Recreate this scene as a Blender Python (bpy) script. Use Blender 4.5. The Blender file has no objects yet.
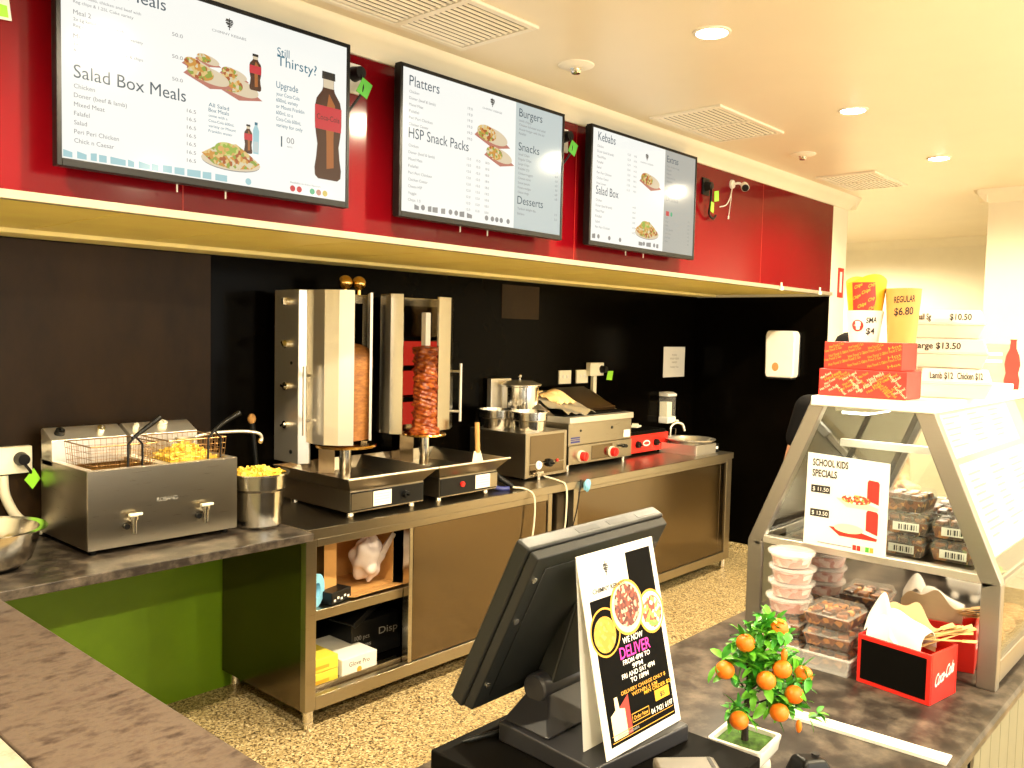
import bpy, bmesh, math, random
from mathutils import Vector, Matrix
S = bpy.context.scene
COL = S.collection
random.seed(7)
PI = math.pi

# ------------------------------------------------------------------ camera
cd = bpy.data.cameras.new('camera'); cam = bpy.data.objects.new('camera', cd); COL.objects.link(cam)
cd.sensor_fit = 'HORIZONTAL'; cd.sensor_width = 36.0; cd.lens = 36.0 * 866.07 / 1024.0
cd.clip_start = 0.05; cd.clip_end = 100
YAW, PITCH, ROLL, EYE = 0.83966, 0.05956, 0.02227, 1.7705
_F = Vector((math.sin(YAW)*math.cos(PITCH), math.cos(YAW)*math.cos(PITCH), -math.sin(PITCH)))
_R = Vector((math.cos(YAW), -math.sin(YAW), 0)); _U = _R.cross(_F)
_R2 = _R*math.cos(ROLL) + _U*math.sin(ROLL); _U2 = -_R*math.sin(ROLL) + _U*math.cos(ROLL)
M = Matrix((( _R2.x, _U2.x, -_F.x, 0), (_R2.y, _U2.y, -_F.y, 0), (_R2.z, _U2.z, -_F.z, EYE), (0, 0, 0, 1)))
cam.matrix_world = M
S.camera = cam

# ------------------------------------------------------------------ view, world, daylight
S.view_settings.view_transform = 'Standard'; S.view_settings.look = 'None'
S.view_settings.gamma = 1.0; S.view_settings.use_curve_mapping = False
S.view_settings.exposure = 0.70
W = bpy.data.worlds.new('world'); S.world = W; W.use_nodes = True
_bg = W.node_tree.nodes['Background']; _bg.inputs[0].default_value = (1.0, 0.95, 0.84, 1); _bg.inputs[1].default_value = 1.0

def area(name, loc, aim, sx, sy, power, colour):
    l = bpy.data.lights.new(name, 'AREA'); l.shape = 'RECTANGLE'; l.size = sx; l.size_y = sy; l.energy = power; l.color = colour
    o = bpy.data.objects.new(name, l); COL.objects.link(o); o.location = loc
    o.rotation_euler = (Vector(aim) - Vector(loc)).to_track_quat('-Z', 'Y').to_euler()
    return o
# daylight entering by the shop window on the customer side
area('daylight', (3.0, -3.5, 1.55), (3.0, 1.0, 1.3), 8.2, 2.2, 110, (1.0, 0.93, 0.78))
DL_POWER, DL_COL = 132, (1.0, 0.85, 0.58)

# ------------------------------------------------------------------ materials
def nt(name):
    m = bpy.data.materials.new(name); m.use_nodes = True
    t = m.node_tree; b = t.nodes['Principled BSDF']
    return m, t, b
def S_(b, k, v):
    if k in b.inputs: b.inputs[k].default_value = v
def rgb(c): return (c[0], c[1], c[2], 1)
def coords(t, scale=(1, 1, 1)):
    tc = t.nodes.new('ShaderNodeTexCoord'); mp = t.nodes.new('ShaderNodeMapping')
    mp.inputs['Scale'].default_value = scale
    t.links.new(tc.outputs['Object'], mp.inputs['Vector']); return mp.outputs['Vector']
def ramp(t, fac, stops, interp='LINEAR'):
    r = t.nodes.new('ShaderNodeValToRGB'); r.color_ramp.interpolation = interp
    e = r.color_ramp.elements
    while len(e) < len(stops): e.new(0.5)
    for i, (p, c) in enumerate(stops): e[i].position = p; e[i].color = rgb(c)
    t.links.new(fac, r.inputs[0]); return r.outputs[0]
def noise(t, vec, scale, detail=3, rough=0.6):
    n = t.nodes.new('ShaderNodeTexNoise'); n.inputs['Scale'].default_value = scale
    n.inputs['Detail'].default_value = detail; n.inputs['Roughness'].default_value = rough
    t.links.new(vec, n.inputs['Vector']); return n.outputs['Fac']
def plain(name, c, rough=0.5, metal=0.0, spec=0.5, vary=0.06, vscale=9, bump=0.0, bscale=60, coat=0.0):
    m, t, b = nt(name); v = coords(t)
    f = noise(t, v, vscale)
    lo = tuple(max(0, x*(1-vary)) for x in c); hi = tuple(min(1, x*(1+vary)) for x in c)
    t.links.new(ramp(t, f, [(0.3, lo), (0.7, hi)]), b.inputs['Base Color'])
    S_(b, 'Roughness', rough); S_(b, 'Metallic', metal); S_(b, 'Specular IOR Level', spec); S_(b, 'Coat Weight', coat)
    if bump:
        n2 = noise(t, v, bscale); bp = t.nodes.new('ShaderNodeBump'); bp.inputs['Strength'].default_value = bump
        bp.inputs['Distance'].default_value = 0.002
        t.links.new(n2, bp.inputs['Height']); t.links.new(bp.outputs[0], b.inputs['Normal'])
    return m
def steel(name, c=(0.60, 0.56, 0.48), rough=0.27, grain=(2, 2, 160), amt=0.014, aniso=0.0, metal=1.0):
    m, t, b = nt(name); v = coords(t, grain)
    f = noise(t, v, 4, 2)
    mr = t.nodes.new('ShaderNodeMapRange'); mr.inputs['To Min'].default_value = rough-amt; mr.inputs['To Max'].default_value = rough+amt
    t.links.new(f, mr.inputs[0]); t.links.new(mr.outputs[0], b.inputs['Roughness'])
    t.links.new(ramp(t, f, [(0.35, tuple(x*0.975 for x in c)), (0.65, c)]), b.inputs['Base Color'])
    S_(b, 'Metallic', metal)
    if aniso:
        S_(b, 'Anisotropic', aniso); tg = t.nodes.new('ShaderNodeTangent'); tg.direction_type = 'RADIAL'; tg.axis = 'Z'
        t.links.new(tg.outputs[0], b.inputs['Tangent'])
    return m
def speckle(name, stops, scale, rough=0.5, spec=0.5, bump=0.0):
    m, t, b = nt(name); v = coords(t)
    n = t.nodes.new('ShaderNodeTexVoronoi'); n.inputs['Scale'].default_value = scale; t.links.new(v, n.inputs['Vector'])
    sp = t.nodes.new('ShaderNodeSeparateColor'); t.links.new(n.outputs['Color'], sp.inputs[0])
    t.links.new(ramp(t, sp.outputs[0], stops, 'CONSTANT'), b.inputs['Base Color'])
    S_(b, 'Roughness', rough); S_(b, 'Specular IOR Level', spec)
    if bump:
        bp = t.nodes.new('ShaderNodeBump'); bp.inputs['Strength'].default_value = bump; bp.inputs['Distance'].default_value = 0.004
        t.links.new(n.outputs['Distance'], bp.inputs['Height']); bp.invert = True; t.links.new(bp.outputs[0], b.inputs['Normal'])
    return m
def emit(name, c, s):
    m, t, b = nt(name); S_(b, 'Base Color', (0.01, 0.01, 0.01, 1)); S_(b, 'Specular IOR Level', 0.3); S_(b, 'Roughness', 0.12)
    S_(b, 'Emission Color', rgb(c)); S_(b, 'Emission Strength', s); return m
def emit_food(name, stops, scale, s):
    m, t, b = nt(name); v = coords(t)
    n = t.nodes.new('ShaderNodeTexVoronoi'); n.inputs['Scale'].default_value = scale; t.links.new(v, n.inputs['Vector'])
    sp = t.nodes.new('ShaderNodeSeparateColor'); t.links.new(n.outputs['Color'], sp.inputs[0])
    c = ramp(t, sp.outputs[0], stops, 'CONSTANT')
    S_(b, 'Base Color', (0.01, 0.01, 0.01, 1)); S_(b, 'Specular IOR Level', 0.3); S_(b, 'Roughness', 0.12); S_(b, 'Emission Strength', s)
    t.links.new(c, b.inputs['Emission Color']); return m
def glass(name, tint=(0.95, 0.97, 0.95), ior=1.45, gloss=1.0, rough=0.02):
    m = bpy.data.materials.new(name); m.use_nodes = True; t = m.node_tree; t.nodes.clear()
    out = t.nodes.new('ShaderNodeOutputMaterial'); mix = t.nodes.new('ShaderNodeMixShader')
    tr = t.nodes.new('ShaderNodeBsdfTransparent'); tr.inputs[0].default_value = rgb(tint)
    gl = t.nodes.new('ShaderNodeBsdfGlossy'); gl.inputs['Roughness'].default_value = rough; gl.inputs[0].default_value = (gloss, gloss, gloss, 1)
    lw = t.nodes.new('ShaderNodeLayerWeight'); lw.inputs['Blend'].default_value = 0.5
    pw = t.nodes.new('ShaderNodeMath'); pw.operation = 'POWER'; pw.inputs[1].default_value = 5.0; t.links.new(lw.outputs['Facing'], pw.inputs[0])
    fr = t.nodes.new('ShaderNodeMath'); fr.operation = 'MULTIPLY_ADD'; fr.inputs[1].default_value = 0.8; fr.inputs[2].default_value = 0.04; t.links.new(pw.outputs[0], fr.inputs[0])
    t.links.new(fr.outputs[0], mix.inputs[0]); t.links.new(tr.outputs[0], mix.inputs[1]); t.links.new(gl.outputs[0], mix.inputs[2])
    t.links.new(mix.outputs[0], out.inputs[0]); return m
def milky(name, c, alpha, rough=0.2):
    m, t, b = nt(name); v = coords(t); f = noise(t, v, 30)
    t.links.new(ramp(t, f, [(0.3, tuple(x*0.9 for x in c)), (0.7, c)]), b.inputs['Base Color'])
    S_(b, 'Alpha', alpha); S_(b, 'Roughness', rough); return m
def marble(name, stops, scale, rough, stretch=(1, 1, 1), spec=0.5):
    m, t, b = nt(name); v = coords(t, stretch)
    f = noise(t, v, scale, 8, 0.68)
    t.links.new(ramp(t, f, stops), b.inputs['Base Color']); S_(b, 'Roughness', rough); S_(b, 'Specular IOR Level', spec); return m

MT = {}
MT['steel'] = steel('brushed_steel', (0.40, 0.355, 0.275), 0.28, aniso=0.55)
MT['steel_v'] = steel('brushed_steel_upright', (0.50, 0.46, 0.38), grain=(160, 160, 2), rough=0.20)
MT['steel_dark'] = steel('bench_steel', (0.175, 0.135, 0.088), 0.14, aniso=0.2)  # same stainless steel; the dark brown it reflects is put into the colour
MT['steel_bright'] = steel('bright_steel', (0.80, 0.76, 0.68), 0.30, (160, 160, 2), metal=0.86)
MT['chrome'] = steel('polished_steel', (0.80, 0.77, 0.70), 0.16, amt=0.03)
MT['mirror'] = steel('mirror_steel', (0.62, 0.60, 0.60), 0.05, amt=0.03)
MT['frame'] = steel('frame_steel', (0.40, 0.37, 0.335), 0.30, metal=0.92)
MT['brass'] = plain('polished_brass', (0.83, 0.52, 0.16), 0.12, 1.0)
MT['black_gloss'] = plain('black_wall_panel', (0.0018, 0.0013, 0.0008), 0.18, spec=0.03, vary=0.3, vscale=2)
MT['brown_steel'] = marble('tarnished_steel_sheet', [(0.25, (0.012, 0.006, 0.002)), (0.75, (0.040, 0.021, 0.007))], 3, 0.42, (1, 1, 0.5), 0.15)
MT['green_paint'] = plain('green_paint', (0.13, 0.25, 0.003), 0.45, vary=0.05)
MT['red_gloss'] = plain('red_gloss_panel', (0.155, 0.002, 0.005), 0.12, vary=0.05, vscale=2, spec=0.32)
MT['cream'] = plain('cream_paint', (0.84, 0.79, 0.63), 0.6, vary=0.03, vscale=3)
MT['ceil'] = plain('ceiling_paint', (0.82, 0.74, 0.58), 0.38, vary=0.03, vscale=1.5)
MT['white_trim'] = plain('white_trim', (0.85, 0.80, 0.68), 0.4, vary=0.02)
MT['soffit'] = plain('warm_enamel', (1.0, 0.80, 0.22), 0.4, 0.0, vary=0.06, vscale=6)  # yellow of the warm bounced light is put into the panel colour
MT['soffit_lip'] = plain('warm_enamel_bright', (0.95, 0.80, 0.34), 0.4)  # the same warm light put into the colour of the lip
MT['rail'] = plain('aluminium_rail', (0.33, 0.28, 0.19), 0.35, vary=0.08, vscale=14)
MT['floor'] = speckle('pebble_floor', [(0.0, (0.07, 0.042, 0.016)), (0.14, (0.22, 0.15, 0.065)), (0.34, (0.40, 0.29, 0.13)), (0.62, (0.55, 0.42, 0.21)), (0.88, (0.70, 0.58, 0.34))], 135, 0.42, bump=0.25)
MT['laminate'] = marble('stone_laminate', [(0.30, (0.008, 0.006, 0.005)), (0.46, (0.026, 0.020, 0.016)), (0.58, (0.085, 0.068, 0.052)), (0.66, (0.13, 0.10, 0.075)), (0.76, (0.03, 0.024, 0.019))], 9, 0.33, (1, 1, 1), 0.36)
MT['laminate_lit'] = marble('stone_laminate_brown', [(0.28, (0.022, 0.013, 0.010)), (0.40, (0.068, 0.046, 0.036)), (0.52, (0.115, 0.085, 0.064)), (0.66, (0.082, 0.054, 0.043)), (0.75, (0.048, 0.03, 0.024))], 24, 0.42, (0.7, 1.3, 1))  # same laminate as the benches; its brighter lit tone is painted in
MT['ledge'] = marble('pale_stone_laminate', [(0.3, (0.20, 0.16, 0.11)), (0.5, (0.36, 0.32, 0.25)), (0.7, (0.42, 0.38, 0.31))], 16, 0.35)
MT['printer_grey'] = plain('olive_grey_plastic', (0.085, 0.075, 0.055), 0.45)
MT['carcass'] = plain('dark_carcass', (0.03, 0.025, 0.02), 0.5)
MT['counter_front'] = plain('counter_front_panel', (0.20, 0.19, 0.125), 0.5)
MT['black'] = plain('black_plastic', (0.005, 0.005, 0.005), 0.35, spec=0.25, vary=0.1)
MT['black_matt'] = plain('black_matt', (0.003, 0.0026, 0.002), 0.6, spec=0.05)
MT['grey_plastic'] = plain('charcoal_plastic', (0.010, 0.011, 0.010), 0.40, spec=0.35, bump=0.15, bscale=400)
MT['pos_base'] = plain('slate_plastic', (0.020, 0.020, 0.023), 0.33, spec=0.45)
MT['white'] = plain('white_plastic', (0.85, 0.83, 0.76), 0.35, vary=0.02)
MT['paper'] = plain('white_paper', (0.76, 0.75, 0.70), 0.7, vary=0.02)
MT['ivory'] = plain('ivory_plastic', (0.85, 0.80, 0.62), 0.35, vary=0.03)
MT['cord'] = plain('pale_cord', (0.74, 0.68, 0.52), 0.5)
MT['red'] = plain('red_plastic', (0.62, 0.012, 0.010), 0.3)
MT['red_paint'] = plain('red_enamel', (0.66, 0.018, 0.010), 0.3)
MT['lime'] = plain('lime_tag', (0.30, 0.75, 0.03), 0.5)
MT['green_tag'] = plain('green_tag', (0.08, 0.42, 0.04), 0.5)
MT['card'] = plain('cardboard', (0.52, 0.27, 0.08), 0.75, vary=0.1)
MT['yellow_box'] = plain('yellow_card', (0.76, 0.62, 0.06), 0.55)
MT['blue'] = plain('blue_foam', (0.20, 0.50, 0.70), 0.7)
MT['navy'] = plain('navy_print', (0.02, 0.03, 0.18), 0.5)
MT['bag'] = milky('plastic_bag', (0.90, 0.78, 0.74), 0.85, 0.25)
MT['chips'] = speckle('fried_potato', [(0.0, (0.62, 0.36, 0.03)), (0.3, (0.80, 0.54, 0.06)), (0.7, (0.88, 0.66, 0.14))], 60, 0.6)
MT['doner'] = marble('doner_meat', [(0.3, (0.17, 0.055, 0.011)), (0.55, (0.30, 0.115, 0.022)), (0.7, (0.40, 0.18, 0.042))], 30, 0.6, (1, 1, 3))
MT['chicken'] = marble('roast_chicken', [(0.30, (0.05, 0.005, 0.001)), (0.48, (0.20, 0.030, 0.004)), (0.62, (0.42, 0.11, 0.013)), (0.74, (0.62, 0.25, 0.035))], 28, 0.35, (1, 1, 2.4))
MT['basket'] = plain('basket_wire', (0.36, 0.20, 0.07), 0.35, 0.8)
MT['oil'] = plain('fryer_well', (0.26, 0.14, 0.03), 0.3, 0.3)
MT['burner'] = emit('glowing_burner', (0.55, 0.025, 0.012), 0.5)
MT['glass'] = glass('clear_glass')
MT['dark_tint'] = glass('smoked_glass', (0.16, 0.15, 0.14))  # tint added to darken the view through the showcase
MT['clear'] = milky('clear_plastic', (0.92, 0.88, 0.80), 0.10, 0.10)
MT['cloudy'] = milky('cloudy_plastic', (0.92, 0.90, 0.86), 0.26, 0.2)
MT['sweet'] = speckle('syrup_pastry', [(0.0, (0.05, 0.012, 0.003)), (0.35, (0.18, 0.05, 0.010)), (0.7, (0.42, 0.16, 0.03)), (0.92, (0.62, 0.36, 0.12))], 70, 0.35)
MT['pudding'] = speckle('pink_pudding', [(0.0, (0.75, 0.42, 0.36)), (0.5, (0.86, 0.66, 0.58)), (0.85, (0.60, 0.22, 0.16))], 60, 0.4)
MT['dark_food'] = speckle('dark_dessert', [(0.0, (0.03, 0.012, 0.006)), (0.6, (0.10, 0.04, 0.015)), (0.9, (0.26, 0.11, 0.04))], 50, 0.35)
MT['ink'] = plain('black_ink', (0.015, 0.013, 0.012), 0.6)
MT['grey_ink'] = plain('grey_ink', (0.25, 0.24, 0.22), 0.6)
MT['leaf'] = plain('green_leaf', (0.045, 0.30, 0.020), 0.42, vary=0.5, vscale=22)
MT['leaf_light'] = plain('light_green_leaf', (0.16, 0.52, 0.04), 0.42, vary=0.4, vscale=22)
MT['orange'] = plain('orange_fruit', (0.90, 0.20, 0.008), 0.42, vary=0.15, vscale=30, bump=0.3, bscale=300)
MT['bark'] = plain('dark_bark', (0.03, 0.018, 0.012), 0.7)
MT['moss'] = plain('moss', (0.05, 0.12, 0.01), 0.9, vary=0.5, vscale=80)
MT['ceramic'] = plain('white_ceramic', (0.86, 0.83, 0.74), 0.2, vary=0.02)
MT['kraft'] = plain('kraft_paper', (0.62, 0.46, 0.26), 0.75)
MT['wood'] = plain('pale_wood', (0.70, 0.47, 0.20), 0.6, vary=0.15, vscale=40)
MT['yellow_paper'] = plain('yellow_paper', (0.72, 0.40, 0.012), 0.6)
MT['amber_paper'] = plain('amber_paper', (0.62, 0.30, 0.075), 0.65)
MT['foam'] = plain('white_foam', (0.70, 0.67, 0.57), 0.6, vary=0.02)
MT['skin'] = plain('skin', (0.52, 0.25, 0.14), 0.5, vary=0.05)
MT['shirt'] = plain('black_cloth', (0.004, 0.0035, 0.0035), 0.85, spec=0.1)
MT['trousers'] = plain('charcoal_cloth', (0.018, 0.018, 0.02), 0.85)
MT['pink_glass'] = milky('pink_acrylic', (0.86, 0.42, 0.32), 0.6, 0.2)
MT['maroon'] = plain('dark_red_print', (0.45, 0.025, 0.012), 0.5)
MT['pastel_red'] = plain('scarlet_print', (0.72, 0.03, 0.02), 0.45)
MT['gold_ink'] = plain('gold_print', (0.70, 0.36, 0.03), 0.5)
MT['cream_ink'] = plain('cream_print', (0.90, 0.72, 0.45), 0.5)
MT['pink_ink'] = plain('magenta_print', (0.80, 0.03, 0.42), 0.5)
MT['white_ink'] = plain('white_print', (0.88, 0.86, 0.80), 0.5)
MT['red_food'] = speckle('printed_meat', [(0.0, (0.08, 0.008, 0.006)), (0.3, (0.24, 0.05, 0.025)), (0.66, (0.55, 0.40, 0.28)), (0.85, (0.14, 0.03, 0.02))], 180, 0.5)
MT['gold_food'] = speckle('printed_platter', [(0.0, (0.50, 0.26, 0.02)), (0.5, (0.62, 0.40, 0.03)), (0.8, (0.40, 0.34, 0.08))], 160, 0.5)
MT['salad_food'] = speckle('printed_salad', [(0.0, (0.62, 0.05, 0.03)), (0.35, (0.85, 0.80, 0.66)), (0.6, (0.18, 0.34, 0.06)), (0.8, (0.8, 0.35, 0.10))], 150, 0.5)
MT['lamp'] = emit('lamp_lens', (1.0, 0.93, 0.75), 30.0)
MT['globe'] = emit('opal_glass', (1.0, 0.95, 0.80), 1.6)
MT['led'] = emit('display_lamp', (1.0, 0.96, 0.86), 5.0)
MT['screen'] = emit('screen_white', (0.92, 0.92, 0.86), 0.634)
MT['screen_side'] = emit('screen_pale_blue', (0.62, 0.70, 0.68), 0.528)
MT['screen_grey'] = emit('screen_grey', (0.52, 0.53, 0.48), 0.484)
MT['s_ink'] = emit('screen_slate', (0.07, 0.12, 0.16), 0.440)
MT['s_grey'] = emit('screen_grey_text', (0.30, 0.30, 0.29), 0.546)
MT['s_teal'] = emit('screen_teal', (0.02, 0.20, 0.30), 0.440)
MT['s_aqua'] = emit('screen_aqua', (0.40, 0.68, 0.72), 0.528)
MT['s_black'] = emit('screen_black', (0.02, 0.02, 0.02), 0.440)
MT['s_cola'] = emit('screen_brown', (0.09, 0.02, 0.006), 0.440)
MT['s_amber'] = emit('screen_amber', (0.55, 0.16, 0.03), 0.440)
MT['s_red'] = emit('screen_red', (0.75, 0.03, 0.05), 0.484)
MT['s_pink'] = emit('screen_board', (0.62, 0.22, 0.16), 0.484)
MT['s_green'] = emit('screen_green', (0.05, 0.55, 0.25), 0.440)
MT['s_yellow'] = emit('screen_yellow', (0.85, 0.65, 0.10), 0.440)
MT['s_food'] = emit_food('screen_food', [(0.0, (0.70, 0.32, 0.05)), (0.3, (0.85, 0.60, 0.22)), (0.55, (0.45, 0.10, 0.02)), (0.7, (0.80, 0.70, 0.45)), (0.86, (0.30, 0.40, 0.05))], 95, 0.528)
MT['s_lettuce'] = emit_food('screen_lettuce', [(0.0, (0.35, 0.50, 0.06)), (0.4, (0.70, 0.70, 0.20)), (0.75, (0.80, 0.45, 0.12))], 90, 0.528)
MT['s_bread'] = emit('screen_bread', (0.80, 0.66, 0.45), 0.546)
MT['duct'] = plain('duct_brown', (0.04, 0.03, 0.017), 0.8)
MT['gauge'] = plain('gauge_face', (0.85, 0.84, 0.8), 0.3)
MT['pink_label'] = plain('printed_label', (0.86, 0.74, 0.66), 0.5)

# ------------------------------------------------------------------ mesh builder
_tc = None
def glyphs(s, bold=0.0):
    """verts and faces of a line of lettering, cap height about 0.7, baseline at 0"""
    global _tc
    if (s, bold) in _G: return _G[(s, bold)]
    if _tc is None:
        cu = bpy.data.curves.new('lettering', 'FONT'); _tc = bpy.data.objects.new('lettering', cu); COL.objects.link(_tc)
        cu.resolution_u = 3
    _tc.data.body = s; _tc.data.offset = bold
    bpy.context.view_layer.update()
    dg = bpy.context.evaluated_depsgraph_get(); ev = _tc.evaluated_get(dg); me = ev.to_mesh()
    vs = [v.co.copy() for v in me.vertices]; fs = [tuple(p.vertices) for p in me.polygons]
    ev.to_mesh_clear(); _G[(s, bold)] = (vs, fs); return vs, fs
_G = {}
class MB:
    def __init__(self): self.v = []; self.f = []; self.m = []; self.k = 0
    def mat(self, k): self.k = k; return self
    def add(self, vs, fs):
        b = len(self.v); self.v += [Vector(x) for x in vs]
        for f in fs: self.f.append(tuple(i+b for i in f)); self.m.append(self.k)
        return self
    def box(self, x0, x1, y0, y1, z0, z1):
        v = [(x, y, z) for z in (z0, z1) for y in (y0, y1) for x in (x0, x1)]
        return self.add(v, [(0, 2, 3, 1), (4, 5, 7, 6), (0, 1, 5, 4), (2, 6, 7, 3), (0, 4, 6, 2), (1, 3, 7, 5)])
    def rbox(self, c, s, rz=0, rx=0, ry=0):
        b = MB().box(-s[0]/2, s[0]/2, -s[1]/2, s[1]/2, -s[2]/2, s[2]/2)
        Mx = Matrix.Translation(c) @ Matrix.Rotation(rz, 4, 'Z') @ Matrix.Rotation(ry, 4, 'Y') @ Matrix.Rotation(rx, 4, 'X')
        return self.add([Mx @ v for v in b.v], b.f)
    def prism(self, poly, axis, a0, a1):
        def P(u, w, a): return {'x': (a, u, w), 'y': (u, a, w), 'z': (u, w, a)}[axis]
        n = len(poly); v = [P(u, w, a0) for u, w in poly] + [P(u, w, a1) for u, w in poly]
        fs = [tuple(range(n)), tuple(range(2*n-1, n-1, -1))] + [(i, i+n, (i+1) % n+n, (i+1) % n) for i in range(n)]
        return self.add(v, fs)
    def hull(self, bottom, top):
        n = len(bottom)
        fs = [tuple(range(n-1, -1, -1)), tuple(range(n, 2*n))] + [(i, (i+1) % n, (i+1) % n+n, i+n) for i in range(n)]
        return self.add(list(bottom)+list(top), fs)
    def cyl(self, p, q, r0, r1=None, n=20):
        r1 = r0 if r1 is None else r1
        p, q = Vector(p), Vector(q); d = (q-p).normalized(); a = d.orthogonal().normalized(); b = d.cross(a)
        ring = lambda c, r: [c+(a*math.cos(2*PI*i/n)+b*math.sin(2*PI*i/n))*r for i in range(n)]
        v = ring(p, r0)+ring(q, r1)
        fs = [tuple(range(n-1, -1, -1)), tuple(range(n, 2*n))]+[(i, (i+1) % n, (i+1) % n+n, i+n) for i in range(n)]
        return self.add(v, fs)
    def lathe(self, prof, c=(0, 0, 0), n=28, axis='z'):
        v = []; fs = []
        for r, z in prof:
            for i in range(n):
                a = 2*PI*i/n; x, y = r*math.cos(a), r*math.sin(a)
                p = (x, y, z) if axis == 'z' else ((x, -z, y) if axis == '-y' else (-z, x, y))
                v.append(Vector(p)+Vector(c))
        for j in range(len(prof)-1):
            for i in range(n):
                k = (i+1) % n; fs.append((j*n+i, j*n+k, (j+1)*n+k, (j+1)*n+i))
        if prof[0][0] > 1e-5: fs.append(tuple(range(n-1, -1, -1)))
        if prof[-1][0] > 1e-5: fs.append(tuple(range((len(prof)-1)*n, len(prof)*n)))
        return self.add(v, fs)
    def ball(self, c, r, s=(1, 1, 1), n=14):
        m = n//2+1; v = [Vector(c)+Vector((0, 0, -r*s[2]))]; fs = []
        for j in range(1, m):
            t = -PI/2+PI*j/m
            for i in range(n):
                a = 2*PI*i/n; v.append(Vector(c)+Vector((r*s[0]*math.cos(t)*math.cos(a), r*s[1]*math.cos(t)*math.sin(a), r*s[2]*math.sin(t))))
        v.append(Vector(c)+Vector((0, 0, r*s[2])))
        for i in range(n): fs.append((0, 1+(i+1) % n, 1+i)); fs.append((len(v)-1, 1+(m-2)*n+i, 1+(m-2)*n+(i+1) % n))
        for j in range(m-2):
            for i in range(n):
                k = (i+1) % n; fs.append((1+j*n+i, 1+j*n+k, 1+(j+1)*n+k, 1+(j+1)*n+i))
        return self.add(v, fs)
    def tube(self, pts, r, n=8, smooth=0):
        pts = [Vector(p) for p in pts]
        if smooth:
            q = []
            P = [pts[0]*2-pts[1]]+pts+[pts[-1]*2-pts[-2]]
            for i in range(1, len(P)-2):
                for k in range(smooth):
                    t = k/smooth; a, b, c, d = P[i-1], P[i], P[i+1], P[i+2]
                    q.append(0.5*((2*b)+(c-a)*t+(2*a-5*b+4*c-d)*t*t+(3*b-a-3*c+d)*t**3))
            pts = q+[pts[-1]]
        rs = r if isinstance(r, (list, tuple)) else None
        v = []; fs = []; a = None
        for i, p in enumerate(pts):
            d = (pts[min(i+1, len(pts)-1)]-pts[max(i-1, 0)]).normalized()
            a = d.orthogonal().normalized() if a is None else (a-d*a.dot(d)).normalized()
            b = d.cross(a); rr = r if rs is None else rs[0]+(rs[1]-rs[0])*i/(len(pts)-1)
            v += [p+(a*math.cos(2*PI*k/n)+b*math.sin(2*PI*k/n))*rr for k in range(n)]
        for j in range(len(pts)-1):
            for i in range(n):
                k = (i+1) % n; fs.append((j*n+i, j*n+k, (j+1)*n+k, (j+1)*n+i))
        fs.append(tuple(range(n-1, -1, -1))); fs.append(tuple(range((len(pts)-1)*n, len(pts)*n)))
        return self.add(v, fs)
    def grid(self, fn, nu, nv, thick=0.0):
        v = [Vector(fn(i/nu, j/nv)) for j in range(nv+1) for i in range(nu+1)]
        q = lambda i, j: j*(nu+1)+i
        fs = [(q(i, j), q(i+1, j), q(i+1, j+1), q(i, j+1)) for j in range(nv) for i in range(nu)]
        if thick:
            n0 = len(v); nrm = [Vector((0, 0, 0)) for _ in v]
            for f in fs:
                nn = (v[f[1]]-v[f[0]]).cross(v[f[3]]-v[f[0]])
                for i in f: nrm[i] += nn
            v += [v[i]-nrm[i].normalized()*thick for i in range(n0)]
            fs += [tuple(i+n0 for i in reversed(f)) for f in fs[:]]
            rim = [q(i, 0) for i in range(nu)]+[q(nu, j) for j in range(nv)]+[q(i, nv) for i in range(nu, 0, -1)]+[q(0, j) for j in range(nv, 0, -1)]
            for a in range(len(rim)):
                i, j = rim[a], rim[(a+1) % len(rim)]; fs.append((j, i, i+n0, j+n0))
        return self.add(v, fs)
    def text(self, s, o, u, w, h, fit=None, align='L', slant=0.0, bold=0.0):
        """lettering on a plane: o the baseline start, u and w the directions along and up, h the cap height"""
        vs, fs = glyphs(s, bold)
        if not vs: return self
        sc = h/0.70; x0 = min(v.x for v in vs); x1 = max(v.x for v in vs); wd = (x1-x0)*sc
        kx = fit/wd if fit else 1.0; L = wd*kx; off = {'L': 0, 'C': -L/2, 'R': -L}[align]
        o, u, w = Vector(o), Vector(u).normalized(), Vector(w).normalized()
        return self.add([o+u*((v.x-x0)*sc*kx+off+slant*v.y*sc)+w*(v.y*sc) for v in vs], fs)
    def poly(self, pts): return self.add(pts, [tuple(range(len(pts)))])
    def ring(self, prof_pts): return self
    def xf(self, Mx): self.v = [Mx @ x for x in self.v]; return self
    def join(self, o, Mx=None):
        b = len(self.v); self.v += [(Mx @ x if Mx else x.copy()) for x in o.v]
        self.f += [tuple(i+b for i in f) for f in o.f]; self.m += o.m; return self
    def build(self, name, mats, parent=None, bevel=0.0, seg=2, angle=38, label=None):
        me = bpy.data.meshes.new(name); me.from_pydata([tuple(x) for x in self.v], [], self.f)
        mats = mats if isinstance(mats, (list, tuple)) else [mats]
        for k in mats: me.materials.append(MT[k] if isinstance(k, str) else k)
        me.polygons.foreach_set('material_index', self.m)
        me.polygons.foreach_set('use_smooth', [True]*len(me.polygons))
        bm = bmesh.new(); bm.from_mesh(me); bmesh.ops.recalc_face_normals(bm, faces=bm.faces); bm.to_mesh(me); bm.free()
        me.set_sharp_from_angle(angle=math.radians(angle)); me.update()
        o = bpy.data.objects.new(name, me); COL.objects.link(o)
        if parent: o.parent = parent
        if bevel:
            b = o.modifiers.new('bevel', 'BEVEL'); b.width = bevel; b.segments = seg; b.limit_method = 'ANGLE'; b.angle_limit = math.radians(40); b.harden_normals = True
        if label: o['label'] = label
        return o
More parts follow.
